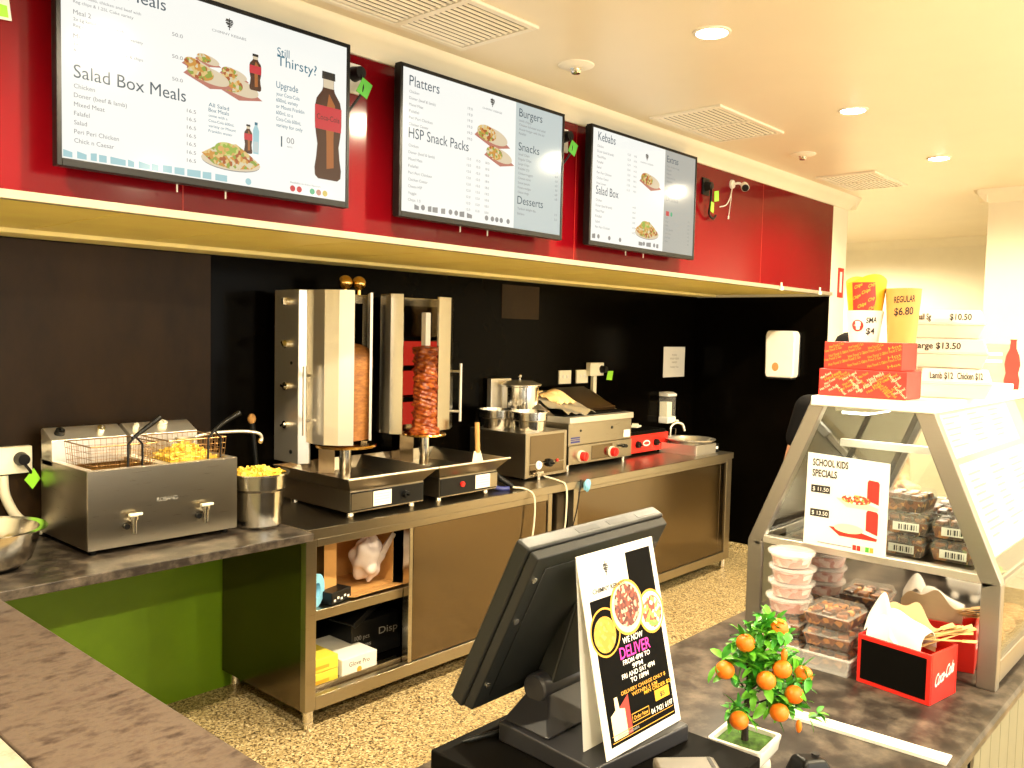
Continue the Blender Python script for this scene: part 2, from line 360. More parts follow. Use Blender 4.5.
def decal(name, mat, parent, fn):
    """flat print: fn fills a builder; kept without normal recalculation trouble"""
    b = MB(); fn(b); return b.build(name, mat, parent)
def tag(o, label, cat, group=None):
    o['label'] = label; o['category'] = cat
    if group: o['group'] = group
    return o
def thing(name, label, cat, loc=(0, 0, 0), rz=0.0, group=None):
    o = bpy.data.objects.new(name, None); COL.objects.link(o); o.location = loc; o.rotation_euler = (0, 0, rz)
    o.empty_display_size = 0.1
    return tag(o, label, cat, group)
def struct(o): o['kind'] = 'structure'; return o
def dup(root, loc, rz=None, label=None, group=None):
    r = root.copy(); COL.objects.link(r); r.location = loc
    if rz is not None: r.rotation_euler = (0, 0, rz)
    if label: r['label'] = label
    if group: r['group'] = group
    for ch in list(root.children):
        c = ch.copy(); COL.objects.link(c); c.parent = r
        for g in ch.children:
            d = g.copy(); COL.objects.link(d); d.parent = c
    return r
def ell(c, a, b, n=24, rot=0.0):
    return [(c[0]+a*math.cos(t)*math.cos(rot)-b*math.sin(t)*math.sin(rot), c[1]+a*math.cos(t)*math.sin(rot)+b*math.sin(t)*math.cos(rot)) for t in [2*PI*i/n for i in range(n)]]

# ================================================================== the room
CZ = 2.88
struct(MB().box(-1.6, 10.2, -3.7, 6.2, -0.1, 0.0).build('floor', 'floor'))
struct(MB().box(-1.6, 10.2, -3.7, 6.2, CZ, CZ+0.1).build('ceiling', 'ceil'))
b = MB().box(-1.6, 6.6, 3.81, 3.93, 0.86, 2.6); b.mat(1).box(-1.6, 6.6, 3.81, 3.93, 0.0, 0.86)
struct(b.build('wall_back', ['black_gloss', 'green_paint']))
struct(MB().box(-1.6, 6.6, 2.66, 2.76, 2.125, CZ).build('wall_bulkhead', 'red_gloss'))
o = MB()
for x in (1.371, 3.40, 5.42): o.box(x-0.0015, x+0.0015, 2.6592, 2.6602, 2.135, 2.79)
struct(o.build('trim_1', 'maroon'))
# soffit behind the bulkhead, in panels with open joints
o = MB(); x = -1.6
while x < 6.55:
    x1 = min(x+0.4735, 6.6); o.box(x+0.004, x1-0.004, 2.665, 3.62, 2.122, 2.14); x = x1
struct(o.build('trim_2', 'soffit'))
struct(MB().box(-1.6, 6.6, 2.67, 3.81, 2.141, 2.16).build('trim_3', 'black_matt'))
struct(MB().box(-1.6, 6.59, 3.625, 3.81, 2.105, 2.14).build('trim_4', 'soffit_lip', bevel=0.004))
struct(MB().box(-1.6, 6.6, 2.638, 2.67, 2.106, 2.132).build('trim_5', 'rail', bevel=0.003))
# brown steel sheet on the back wall at the left
struct(MB().box(-1.0, 2.098, 3.803, 3.81, 0.94, 2.10).build('trim_6', 'brown_steel', bevel=0.001))
o = MB().box(4.13, 4.50, 3.806, 3.81, 1.86, 2.08); struct(o.build('trim_7', 'brown_steel'))
# end wall with black cladding, white pillar outside
struct(MB().box(6.6, 6.89, 2.66, 3.93, 0, CZ).build('wall_end', 'cream'))
struct(MB().box(6.588, 6.6, 2.662, 3.81, 0.0, 2.10).build('trim_8', 'black_gloss'))
struct(MB().prism([(0, 0), (0.05, 0), (0.012, 0.012), (0, 0.06)], 'y', 2.665, 3.81).xf(Matrix.Translation((6.588, 0, 0)) @ Matrix.Scale(-1, 4, (1, 0, 0))).build('baseboard_end', 'floor'))
# cornices
cor = [(0, 0), (0.012, 0), (0.02, 0.012), (0.06, 0.055), (0.075, 0.062), (0.09, 0.09), (0, 0.09)]
def cornice_x(x0, x1, y):
    return MB().prism([(y-a, CZ-0.09+c) for a, c in cor], 'x', x0, x1)
struct(cornice_x(-1.6, 6.93, 2.66).build('trim_9', 'cream'))
struct(MB().prism([(6.89+a, CZ-0.09+c) for a, c in cor], 'y', 2.60, 3.93).build('trim_10', 'cream'))
# right-hand wall of the customer side, far room
struct(MB().box(7.06, 7.3, -3.7, 1.70, 0, CZ).build('wall_right', 'cream'))
struct(MB().prism([(7.06-a, CZ-0.09+c) for a, c in cor], 'y', -3.7, 1.76).build('trim_11', 'cream'))
struct(MB().prism([(1.70+a, CZ-0.09+c) for a, c in cor], 'x', 7.0, 7.3).build('trim_12', 'cream'))
struct(MB().box(10.08, 10.2, -3.7, 6.2, 0, CZ).build('wall_far', 'cream'))
struct(MB().prism([(10.08-a, CZ-0.09+c) for a, c in cor], 'y', -3.7, 6.2).build('trim_13', 'cream'))
struct(MB().box(6.89, 10.2, 6.1, 6.2, 0, CZ).build('wall_passage', 'cream'))
struct(MB().box(-1.7, -1.6, -3.7, 6.2, 0, CZ).build('wall_left', 'cream'))
# wall on the street side with an unseen shop window, widened to reflect in the steel
o = MB().box(-1.6, 10.2, -3.7, -3.6, 0, 0.35); o.box(-1.6, 10.2, -3.7, -3.6, 2.7, CZ); o.box(-1.6, -1.3, -3.7, -3.6, 0.35, 2.7); o.box(7.06, 10.2, -3.7, -3.6, 0.35, 2.7)
struct(o.build('wall_front', 'cream'))
o = MB()
for x in (-1.3, 1.47, 4.24, 7.0): o.box(x, x+0.06, -3.69, -3.61, 0.35, 2.7)
o.box(-1.3, 7.06, -3.69, -3.61, 0.35, 0.41); o.box(-1.3, 7.06, -3.69, -3.61, 2.64, 2.7)
struct(o.build('window_1', 'black'))

# ------------------------------------------------------------------ ceiling fittings
def downlight(x, y, label, group=None, k=1.0):
    t = thing('downlight', label, 'ceiling light', (x, y, CZ), 0, group)
    MB().lathe([(0.056, 0.0), (0.070, 0.0), (0.068, -0.005), (0.058, -0.007), (0.055, -0.003)]).build('trim_ring', 'white_trim', t)
    MB().lathe([(0.0, -0.014), (0.025, -0.012), (0.045, -0.0075), (0.057, -0.003), (0.057, -0.001), (0, -0.001)]).build('lens', 'lamp', t)
    l = bpy.data.lights.new('downlight_lamp', 'SPOT'); l.energy = DL_POWER*k; l.color = DL_COL; l.spot_size = math.radians(168); l.spot_blend = 0.45; l.shadow_soft_size = 0.04
    lo = bpy.data.objects.new('downlight_lamp', l); COL.objects.link(lo); lo.location = (0, 0, -0.03); lo.parent = t
    return t
downlight(2.873, 1.636, 'glowing round downlight nearest the big globe lamp, first of the row in view')
downlight(4.253, 1.64, 'glowing round downlight in the middle of the row of three')
downlight(5.658, 1.648, 'glowing round downlight farthest along the row, nearest the white corner wall')
for x in (0.07, 1.47): downlight(x, 1.64, 'round downlight set in the ceiling outside the picture', 'downlights outside the picture')
for x in (0.07, 1.47, 2.87, 4.25, 5.66): downlight(x, -0.9, 'round downlight set in the ceiling outside the picture', 'downlights outside the picture', 0.95)  # this row is added to throw more light onto the back wall
downlight(8.6, 3.6, 'round downlight of the passage behind the white corner wall', None, 2.2)  # added lamp out of sight, set strong to lighten the far wall
def vent(x0, x1, label):
    t = thing('ceiling_vent', label, 'air vent', ((x0+x1)/2, 2.29, CZ)); w = (x1-x0)/2; d = 0.20
    f = MB()
    f.box(-w, w, -d, -d+0.028, -0.012, 0); f.box(-w, w, d-0.028, d, -0.012, 0); f.box(-w, -w+0.028, -d+0.028, d-0.028, -0.012, 0); f.box(w-0.028, w, -d+0.028, d-0.028, -0.012, 0)
    f.box(-0.014, 0.014, -d+0.028, d-0.028, -0.012, 0)
    f.build('frame', 'white_trim', t, bevel=0.002)
    for s in (-1, 1):
        g = MB(); a0, a1 = (0.016, w-0.03) if s > 0 else (-w+0.03, -0.016); n = 12
        for i in range(n):
            y = -d+0.034+(2*d-0.068)*(i+0.5)/n; g.rbox(((a0+a1)/2, y, -0.008), (a1-a0, 0.012, 0.0015), rx=-0.35)
        g.build('grille', 'white_trim', t)
    MB().box(-w+0.02, w-0.02, -d+0.02, d-0.02, -0.0008, 0.0).build('duct_opening', 'duct', t)
vent(1.735, 2.435, 'two-panel slatted ceiling vent above the second menu screen, nearest one')
vent(3.775, 4.475, 'two-panel slatted ceiling vent above the third menu screen')
vent(5.84, 6.49, 'two-panel slatted ceiling vent near the white pillar, farthest one')
def detector(x, y, label):
    t = thing('smoke_detector', label, 'smoke detector', (x, y, CZ))
    MB().lathe([(0.0, -0.016), (0.03, -0.016), (0.055, -0.012), (0.074, -0.004), (0.076, 0)]).build('base_plate', 'white_trim', t)
    MB().lathe([(0, -0.036), (0.018, -0.035), (0.022, -0.028), (0.016, -0.022), (0.024, -0.016)]).build('sensor_head', 'chrome', t)
detector(2.878, 2.265, 'round white ceiling detector between the two nearer vents')
detector(5.082, 2.249, 'round white ceiling detector between the two farther vents')
t = thing('globe_lamp', 'large white opal ceiling lamp hanging nearest of all the lamps', 'ceiling light', (2.83, 0.595, CZ))
MB().lathe([(0, -0.125), (0.04, -0.121), (0.08, -0.104), (0.108, -0.07), (0.116, -0.04), (0.104, -0.016)], n=40).build('opal_shade', 'globe', t)
MB().lathe([(0.08, -0.018), (0.12, -0.018), (0.12, 0), (0.08, 0)], n=40).build('mounting_ring', 'white_trim', t)

# ------------------------------------------------------------------ menu screens
TVY = 2.56
def tv(x0, label, side=None):
    w, h, z0 = 0.966, 0.542, 2.226; e = 0.014
    t = thing('menu_screen', label, 'television', (x0, TVY, z0))
    f = MB(); f.box(-e, 0, -0.004, 0.03, -0.022, h+e); f.box(w, w+e, -0.004, 0.03, -0.022, h+e); f.box(0, w, -0.004, 0.03, -0.022, 0); f.box(0, w, -0.004, 0.03, h, h+e)
    f.build('bezel', 'black', t, bevel=0.002)
    MB().box(-e+0.004, w+e-0.004, 0.022, 0.04, -0.016, h+e-0.004).box(0.12, w-0.12, 0.04, 0.066, 0.05, h-0.12).build('rear_case', 'black', t, bevel=0.004)
    MB().box(w*0.3, w*0.3+0.1, 0.066, 0.099, 0.15, 0.35).box(w*0.6, w*0.6+0.1, 0.066, 0.099, 0.15, 0.35).build('wall_bracket', 'black_matt', t)
    for a in (0.36, 0.53): MB().box(w*a, w*a+0.004, 0.03, 0.034, -0.045, -0.02).build('bracket_cord', 'white', t)
    MB().box(0, w if side is None else side[0], 0, 0.004, 0, h).build('screen', 'screen', t)
    if side: MB().box(side[0], w, 0, 0.004, 0, h).build('side_column', side[1], t)
    return t, z0, x0
U, V_ = (1, 0, 0), (0, 0, 1)
class Page:
    """prints on a screen: coordinates are metres in the room's x and z; a picture (name#k) is one mesh in several colours"""
    def __init__(s, t, x0, z0): s.t, s.x0, s.z0, s.b, s.n, s.k = t, x0, z0, {}, 0, 0
    def g(s, part, mat):
        key = part if '#' in part else (part, mat)
        b, ms = s.b.setdefault(key, (MB(), []))
        if mat not in ms: ms.append(mat)
        return b.mat(ms.index(mat))
    def new(s, part): s.k += 1; return '%s#%d' % (part, s.k)
    def L(s, x, z): s.n += 1; return (x-s.x0, -0.0006-0.00002*s.n, z-s.z0)
    def txt(s, part, mat, txt, x, z, h, fit=None, align='L'):
        if 'heading' in part or part == 'price': part = s.new(part)
        s.g(part, mat).text(txt, s.L(x, z), U, V_, h, fit, align)
    def poly(s, part, mat, pts):
        s.n += 1; s.g(part, mat).poly([(x-s.x0, -0.0006-0.00002*s.n, z-s.z0) for x, z in pts])
    def end(s):
        for key, (b, ms) in s.b.items(): b.build(key.split('#')[0] if isinstance(key, str) else key[0], ms, s.t)
def bottle(p, cx, z0, z1, w, label_text=True, part='bottle_print'):
    part = p.new(part); h = z1-z0; Z = lambda k: z0+h*k
    prof = [(0.0, 0.36), (0.03, 0.48), (0.10, 0.5), (0.20, 0.44), (0.32, 0.40), (0.42, 0.46), (0.52, 0.5), (0.66, 0.5), (0.74, 0.44), (0.82, 0.24), (0.86, 0.2), (0.93, 0.2)]
    P = [(cx+w*a, Z(k)) for k, a in prof]+[(cx-w*a, Z(k)) for k, a in reversed(prof)]
    p.poly(part, 's_cola', P)
    p.poly(part, 's_amber', [(cx-w*0.05, Z(0.1)), (cx+w*0.22, Z(0.12)), (cx+w*0.2, Z(0.38)), (cx+w*0.25, Z(0.7)), (cx+w*0.02, Z(0.8)), (cx-w*0.1, Z(0.6)), (cx-w*0.06, Z(0.35))])
    p.poly(part, 's_red', [(cx-w*0.49, Z(0.46)), (cx+w*0.49, Z(0.46)), (cx+w*0.5, Z(0.68)), (cx-w*0.5, Z(0.68))])
    p.poly(part, 's_bread', [(cx-w*0.19, Z(0.85)), (cx+w*0.19, Z(0.85)), (cx+w*0.19, Z(0.94)), (cx-w*0.19, Z(0.94))])
    p.poly(part, 's_black', [(cx-w*0.25, Z(0.93)), (cx+w*0.25, Z(0.93)), (cx+w*0.24, Z(1.0)), (cx-w*0.24, Z(1.0))])
    if label_text: p.txt(part, 's_black', 'Coca-Cola', cx, Z(0.55), h*0.05, w*0.85, 'C')
def wrap(p, cx, cz, w, part='food_print'):
    part = p.new(part)
    p.poly(part, 's_pink', [(cx-w*0.5, cz-w*0.08), (cx+w*0.05, cz-w*0.27), (cx+w*0.55, cz-w*0.18), (cx+w*0.2, cz+w*0.02), (cx-w*0.3, cz+w*0.10)])
    p.poly(part, 's_bread', ell((cx+w*0.05, cz-w*0.02), w*0.42, w*0.15, rot=-0.15))
    p.poly(part, 's_food', ell((cx-w*0.15, cz+w*0.01), w*0.28, w*0.15, rot=-0.1))
def salad(p, cx, cz, w, part='food_print'):
    part = p.new(part)
    p.poly(part, 's_grey', ell((cx, cz-w*0.10), w*0.50, w*0.13)); p.poly(part, 's_bread', ell((cx, cz-w*0.085), w*0.51, w*0.13))
    p.poly(part, 's_food', [(cx-w*0.5, cz-w*0.02), (cx-w*0.3, cz-w*0.16), (cx, cz-w*0.2), (cx+w*0.35, cz-w*0.15), (cx+w*0.5, cz-w*0.05), (cx+w*0.3, cz+w*0.08), (cx+w*0.08, cz+w*0.2), (cx-w*0.2, cz+w*0.16)])
    p.poly(part, 's_lettuce', ell((cx-w*0.08, cz+w*0.10), w*0.2, w*0.1))
def logo(p, cx, cz, k):
    lg = p.new('logo')
    P = lambda a, c: (cx+a*k, cz+c*k)
    for i, (a, c) in enumerate(((0.34, 0.30), (0.40, 0.16), (0.36, 0.02), (0.28, -0.12), (0.18, -0.26))):
        p.poly(lg, 's_black', [P(-a, c-0.05+(0.06 if i % 2 else 0)), P(a, c-0.05), P(a*0.9, c+0.06), P(-a*0.9, c+0.09)])
    p.poly(lg, 's_black', [P(-0.04, -0.55), P(0.04, -0.55), P(0.03, 0.5), P(-0.03, 0.5)])
    p.txt(lg, 's_grey', 'CHIMNY KEBABS', cx, cz-k*1.05, k*0.22, k*3.3, 'C')
def border(p, x0, x1, z, mat='s_aqua'):
    x = x0
    while x < x1-0.03:
        w = random.uniform(0.015, 0.045)
        if random.random() < 0.72:
            if random.random() < 0.3: p.poly('border_pattern', mat, ell((x+w/2, z+0.012), 0.011, 0.011, 12))
            else: p.poly('border_pattern', mat, [(x, z), (x+w, z), (x+w, z+random.uniform(0.014, 0.024)), (x, z+0.02)])
        x += w+random.uniform(0.004, 0.02)
# screen with the salad box meals
t, z0, x0 = tv(0.967, 'largest looking menu screen with salad box meals and a big cola bottle', (0.632, 'screen'))
p = Page(t, x0, z0)
p.txt('heading_lettering', 's_ink', 'Family Meals', 1.0, 2.706, 0.036, 0.266)
p.txt('heading_lettering', 's_ink', 'Salad Box Meals', 1.0, 2.452, 0.037, 0.329)
rows = [('2 Lg kebabs, chicken and beef with', 2.672), ('Reg chips & 1.25L Coke variety', 2.655), ('Meal 2', 2.624), ('2x Lg kebab, chicken with', 2.607), ('Reg chips & 2 cans or 1.25L variety', 2.590), ('Meal 3', 2.559), ('2x Lg kebabs, lg snack pack & chips', 2.541), ('& drinks 1.25L variety', 2.523)]
for s, z in rows:
    big = s.startswith('Meal')
    p.txt('menu_lettering', 's_grey', s, 1.0, z, 0.013 if big else 0.0085, None if big else 0.0056*len(s))
for z in (2.640, 2.575, 2.508): p.txt('menu_lettering', 's_grey', '50.0', 1.285, z, 0.011, 0.034)
for i, s in enumerate(('Chicken', 'Doner (beef & lamb)', 'Mixed Meat', 'Falafel', 'Salad', 'Peri Peri Chicken', 'Chick n Caesar')):
    z = 2.423-i*0.0250; p.txt('menu_lettering', 's_grey', s, 1.0, z, 0.0125); p.txt('menu_lettering', 's_grey', '16.5', 1.332, z-0.0005, 0.011, 0.03)
border(p, 0.97, 1.56, 2.230)
logo(p, 1.474, 2.726, 0.036)
for cx, cz, w in ((1.365, 2.575, 0.10), (1.40, 2.598, 0.085), (1.49, 2.575, 0.10), (1.50, 2.540, 0.17), (1.40, 2.552, 0.16)): wrap(p, cx, cz, w)
bottle(p, 1.567, 2.538, 2.655, 0.044, False)
for i, s in enumerate(('All Salad', 'Box Meals', 'come with a', 'Coca-Cola 600mL', 'variety or Mount', 'Franklin water')):
    p.txt('side_lettering', 's_teal', s, 1.403, 2.455-i*0.0158, 0.012 if i < 2 else 0.0085, 0.07 if i < 2 else 0.0062*len(s)*0.95)
bottle(p, 1.542, 2.332, 2.425, 0.03, False)
wb = p.new('bottle_print'); p.poly(wb, 's_aqua', [(1.560, 2.335), (1.580, 2.335), (1.582, 2.41), (1.574, 2.428), (1.566, 2.428), (1.559, 2.41)])
p.poly(wb, 'screen_side', [(1.562, 2.34), (1.578, 2.34), (1.578, 2.375), (1.562, 2.375)])
p.poly(wb, 's_teal', [(1.565, 2.428), (1.576, 2.428), (1.576, 2.437), (1.565, 2.437)])
salad(p, 1.482, 2.313, 0.205)
p.txt('side_heading_lettering', 's_teal', 'Still', 1.648, 2.672, 0.027, 0.047); p.txt('side_heading_lettering', 's_teal', 'Thirsty?', 1.648, 2.640, 0.033, 0.157)
p.txt('side_heading_lettering', 's_teal', 'Upgrade', 1.645, 2.566, 0.022, 0.085)
for i, s in enumerate(('your Coca-Cola', '600mL variety', 'or Mount Franklin', '600mL to a', 'Coca-Cola 600mL', 'variety for only')): p.txt('side_lettering', 's_teal', s, 1.645, 2.541-i*0.0205, 0.0125, 0.0065*len(s))
p.txt('price', 's_ink', '1', 1.664, 2.375, 0.036); p.txt('price', 's_grey', '00', 1.686, 2.391, 0.02, 0.03); p.txt('price', 's_grey', 'extra', 1.688, 2.377, 0.007)
bottle(p, 1.855, 2.292, 2.664, 0.113)
p.txt('menu_lettering', 's_grey', 'Available in these flavours', 1.700, 2.260, 0.007, 0.125)
for i, m in enumerate(('s_red', 's_red', None, 's_green', 's_pink', 's_yellow')):
    if m: p.poly('flavour_dot_print', m, ell((1.711+i*0.0265, 2.243), 0.0105, 0.0105, 16))
p.end()
# screen with the platters
t, z0, x0 = tv(2.196, 'menu screen headed Platters and HSP Snack Packs, between the two others', (0.645, 'screen_side'))
p = Page(t, x0, z0)
p.txt('heading_lettering', 's_ink', 'Platters', 2.229, 2.704, 0.040, 0.157); p.txt('heading_lettering', 's_ink', 'HSP Snack Packs', 2.229, 2.508, 0.040, 0.325)
p.txt('side_heading_lettering', 's_ink', 'Burgers', 2.862, 2.712, 0.036, 0.156); p.txt('side_heading_lettering', 's_ink', 'Snacks', 2.862, 2.567, 0.035, 0.14); p.txt('side_heading_lettering', 's_ink', 'Desserts', 2.862, 2.335, 0.035, 0.174)
names = ('Chicken', 'Doner (beef & lamb)', 'Mixed Meat', 'Falafel', 'Peri Peri Chicken', 'Chicken Caesar')
for i, s in enumerate(names):
    z = 2.677-i*0.0245; p.txt('menu_lettering', 's_grey', s, 2.229, z, 0.011, 0.0072*len(s)); p.txt('menu_lettering', 's_grey', '19.0', 2.545, z, 0.011, 0.028)
for i, s in enumerate(names+('Cheese HSP', 'Veggie', 'Chips 1.0')):
    z = 2.474-i*0.0258; p.txt('menu_lettering', 's_grey', s, 2.229, z, 0.011, 0.0072*len(s))
    for k, x in enumerate((2.545, 2.600, 2.655)): p.txt('menu_lettering', 's_grey', ('12.0', '15.0', '18.0')[k], x, z, 0.010, 0.024)
for i, s in enumerate(('(with chips)', 'Chicken Schnitzel and salad', 'Aussie burger with the lot', 'Falafel')): p.txt('side_lettering', 's_grey', s, 2.862, 2.690-i*0.0185, 0.0105, 0.0066*len(s))
for i, s in enumerate(('Small Chips', 'Regular Chips', 'Large Chips', 'Falafel (3)', 'Chicken nuggets', 'Cheese sticks', 'Sweet potato', 'Potato wedges', 'Onion rings')):
    p.txt('side_lettering', 's_grey', s, 2.862, 2.545-i*0.0205, 0.0105, 0.0066*len(s)); p.txt('side_lettering', 's_grey', '6.8', 3.118, 2.545-i*0.0205, 0.0105)
for i, s in enumerate(('Turkish delight 4pc', 'Baklava')): p.txt('side_lettering', 's_grey', s, 2.862, 2.310-i*0.022, 0.0105, 0.0066*len(s)); p.txt('side_lettering', 's_grey', '5.0', 3.118, 2.310-i*0.022, 0.0105)
logo(p, 2.69, 2.735, 0.036); wrap(p, 2.69, 2.60, 0.21); wrap(p, 2.735, 2.525, 0.18); border(p, 2.21, 2.83, 2.238, 's_grey')
p.end()
# screen with the kebabs
t, z0, x0 = tv(3.398, 'smallest looking menu screen headed Kebabs and Salad Box, nearest the white pillar', (0.650, 'screen_grey'))
p = Page(t, x0, z0)
p.txt('heading_lettering', 's_ink', 'Kebabs', 3.441, 2.713, 0.042, 0.145); p.txt('heading_lettering', 's_ink', 'Salad Box', 3.434, 2.454, 0.042, 0.19)
p.txt('side_heading_lettering', 's_ink', 'Extras', 4.066, 2.706, 0.036, 0.115)
for i, s in enumerate(('Chicken', 'Doner (beef & lamb)', 'Mixed Meat', 'Falafel', 'Salad', 'Peri Peri Chicken', 'Chicken Caesar', 'Meat Lovers')):
    z = 2.680-i*0.0255; p.txt('menu_lettering', 's_grey', s, 3.436, z, 0.012, 0.0072*len(s))
    for k, x in enumerate((3.695, 3.752)): p.txt('menu_lettering', 's_grey', ('12.0', '14.5')[k], x, z, 0.011, 0.026)
for i, s in enumerate(('Chicken', 'Doner (beef & lamb)', 'Mixed Meat', 'Falafel', 'Salad', 'Peri Peri Chicken')):
    z = 2.420-i*0.026; p.txt('menu_lettering', 's_grey', s, 3.434, z, 0.012, 0.0072*len(s)); p.txt('menu_lettering', 's_grey', '14.0', 3.752, z, 0.011, 0.026)
for i, s in enumerate(('Meat, cheese or egg', 'Falafel', 'Haloumi', 'Hommus or dip', 'Jalapenos', '', 'Sauces')): p.txt('side_lettering', 's_grey', s, 4.066, 2.680-i*0.02, 0.0105, 0.0066*max(1, len(s)))
p.txt('side_heading_lettering', 's_grey', 'Drinks', 4.066, 2.500, 0.030, 0.125)
for i, s in enumerate(('Cans', 'Water', '600mL', '1.25L bottle', 'Juice box', 'Iced tea', 'Ayran')): p.txt('side_lettering', 's_grey', s, 4.066, 2.405-i*0.021, 0.0105, 0.0066*len(s)); p.txt('side_lettering', 's_grey', '4.5', 4.30, 2.405-i*0.021, 0.0105)
p.poly('flavour_dot_print', 's_red', [(4.07, 2.42), (4.10, 2.42), (4.10, 2.445), (4.07, 2.445)]); p.poly('flavour_dot_print', 's_green', ell((4.125, 2.432), 0.01, 0.012, 12))
logo(p, 3.87, 2.700, 0.036); wrap(p, 3.905, 2.585, 0.20); salad(p, 3.89, 2.325, 0.22); border(p, 3.41, 4.03, 2.238, 's_grey')
p.end()

# ------------------------------------------------------------------ on the red wall
def plug_cluster(x, z, label, tagmat='lime', y=2.66):
    t = thing('wall_plug', label, 'power plug', (x, y, z))
    MB().box(-0.035, 0.035, -0.012, 0, -0.05, 0.06).build('socket_plate', 'white', t, bevel=0.003)
    MB().cyl((0.0, -0.012, 0.02), (0, -0.055, 0.02), 0.028, 0.022).build('plug', 'black', t)
    MB().tube([(0, -0.05, 0.02), (0.0, -0.06, -0.05), (-0.05, -0.03, -0.14)], 0.005, smooth=5).build('cord', 'black', t)
    MB().prism([(-0.03, -0.055), (0.02, -0.075), (0.045, -0.02), (0.0, 0.0)], 'y', -0.064, -0.062).build('test_tag', tagmat, t)
plug_cluster(2.035, 2.695, 'black plug with green tag beside the right edge of the salad screen', 'green_tag')
plug_cluster(3.285, 2.69, 'black plug with green tag beside the right edge of the Platters screen', 'green_tag')
t = thing('test_tag', 'white and lime tag hanging on the red wall beside the salad screen', 'tag', (0.855, 2.652, 2.615))
MB().prism([(-0.06, -0.03), (0.02, -0.025), (0.012, 0.045), (-0.06, 0.05)], 'y', 0, 0.003).build('card', 'paper', t)
MB().prism([(-0.06, -0.022), (0.012, -0.019), (0.008, 0.012), (-0.06, 0.014)], 'y', -0.001, 0).build('printed_band', 'lime', t)
t = thing('plug_bundle', 'black plug and looped cords with lime tags right of the Kebabs screen', 'power plug', (4.66, 2.66, 2.665))
MB().box(-0.05, 0.03, -0.012, 0, -0.05, 0.05).build('socket_plate', 'black', t, bevel=0.003)
MB().cyl((-0.01, -0.012, 0.0), (-0.01, -0.05, 0.0), 0.03, 0.022).build('plug', 'black', t)
MB().tube([(-0.01, -0.045, 0), (-0.02, -0.05, -0.09), (0.0, -0.03, -0.16), (0.05, -0.03, -0.185), (0.10, -0.02, -0.16)], 0.007, smooth=6).build('black_cord', 'black', t)
MB().prism([(0.015, -0.09), (0.065, -0.08), (0.06, -0.02), (0.012, -0.03)], 'y', -0.056, -0.053).build('test_tag', 'lime', t)
MB().prism([(-0.035, -0.15), (-0.002, -0.16), (0.002, -0.10), (-0.03, -0.095)], 'y', -0.06, -0.057).build('test_tag', 'lime', t)
t = thing('security_camera', 'white bullet security camera on the red wall above the end of the bench', 'camera', (5.02, 2.66, 2.71))
MB().lathe([(0, 0.02), (0.035, 0.018), (0.04, 0)], (-0.055, 0, 0.02), axis='-y').build('mounting_base', 'white', t)
MB().tube([(-0.055, -0.015, 0.02), (-0.02, -0.05, 0.03), (0.03, -0.06, 0.015)], 0.011, smooth=4).build('bracket', 'white', t)
o = MB(); o.cyl((0.07, -0.055, 0.025), (-0.005, -0.105, -0.012), 0.031, 0.035); o.build('camera_body', 'white', t, bevel=0.004)
MB().cyl((-0.005, -0.105, -0.012), (-0.013, -0.110, -0.016), 0.030).build('lens', 'black', t)
MB().tube([(-0.055, -0.01, 0.0), (-0.10, -0.015, -0.10), (-0.16, -0.012, -0.17), (-0.27, -0.012, -0.20)], 0.0045, smooth=6).build('white_cord', 'white', t)
o = MB().tube([(-0.075, -0.012, -0.05), (-0.085, -0.014, -0.13), (-0.11, -0.012, -0.26)], 0.003, smooth=5); o.cyl((-0.11, -0.012, -0.26), (-0.112, -0.012, -0.285), 0.006); o.build('loose_cord', 'white', t)
t.scale = (0.72, 0.72, 0.72)
for x, s in ((5.684, 'small white clip on the aluminium rail near its right end'), (6.34, 'small white clip on the aluminium rail beside the pillar')):
    tag(MB().box(x-0.02, x+0.02, 2.622, 2.636, 2.10, 2.125).box(x-0.006, x+0.006, 2.626, 2.636, 2.12, 2.155).build('rail_clip', 'white_trim', bevel=0.002), s, 'clip')
t = thing('safety_sign', 'small red and white sign on the white pillar beside the chip cup', 'sign', (6.79, 2.66, 2.24))
MB().box(-0.05, 0.06, -0.004, 0, -0.14, 0.09).build('plate', 'pastel_red', t)
MB().box(-0.015, 0.025, -0.005, -0.004, -0.10, 0.06).build('white_panel', 'white_ink', t)

# ================================================================== benches
t = thing('laminate_bench', 'stone-look laminate bench carrying the fryer, over the green wall', 'bench', (1.2, 3.43, 0))
MB().box(-0.95, 0.956, -0.385, 0.375, 0.864, 0.90).build('worktop', 'laminate', t, bevel=0.004)
MB().box(-0.95, 0.95, 0.345, 0.370, 0.80, 0.864).box(-0.95, -0.92, -0.3, 0.370, 0, 0.864).build('support_batten', 'white_trim', t)
t = thing('side_counter', 'brown stone-look side counter meeting the laminate bench at the green wall', 'counter', (0.77, 1.1, 0))
MB().box(-0.157, 0.155, -1.9, 1.942, 0.866, 0.902).build('worktop', 'laminate_lit', t, bevel=0.004)
MB().box(-0.10, 0.11, -1.85, 1.90, 0.0, 0.866).build('body', 'counter_front', t)
t = thing('pale_counter_ledge', 'pale speckled ledge along the outer edge of the brown side counter', 'counter', (0.45, 0.6, 0))
MB().box(-0.16, 0.160, -1.4, 1.9, 0.868, 0.90).build('worktop', 'ledge', t, bevel=0.003)
MB().box(-0.12, 0.12, -1.35, 1.85, 0.0, 0.868).build('body', 'counter_front', t)

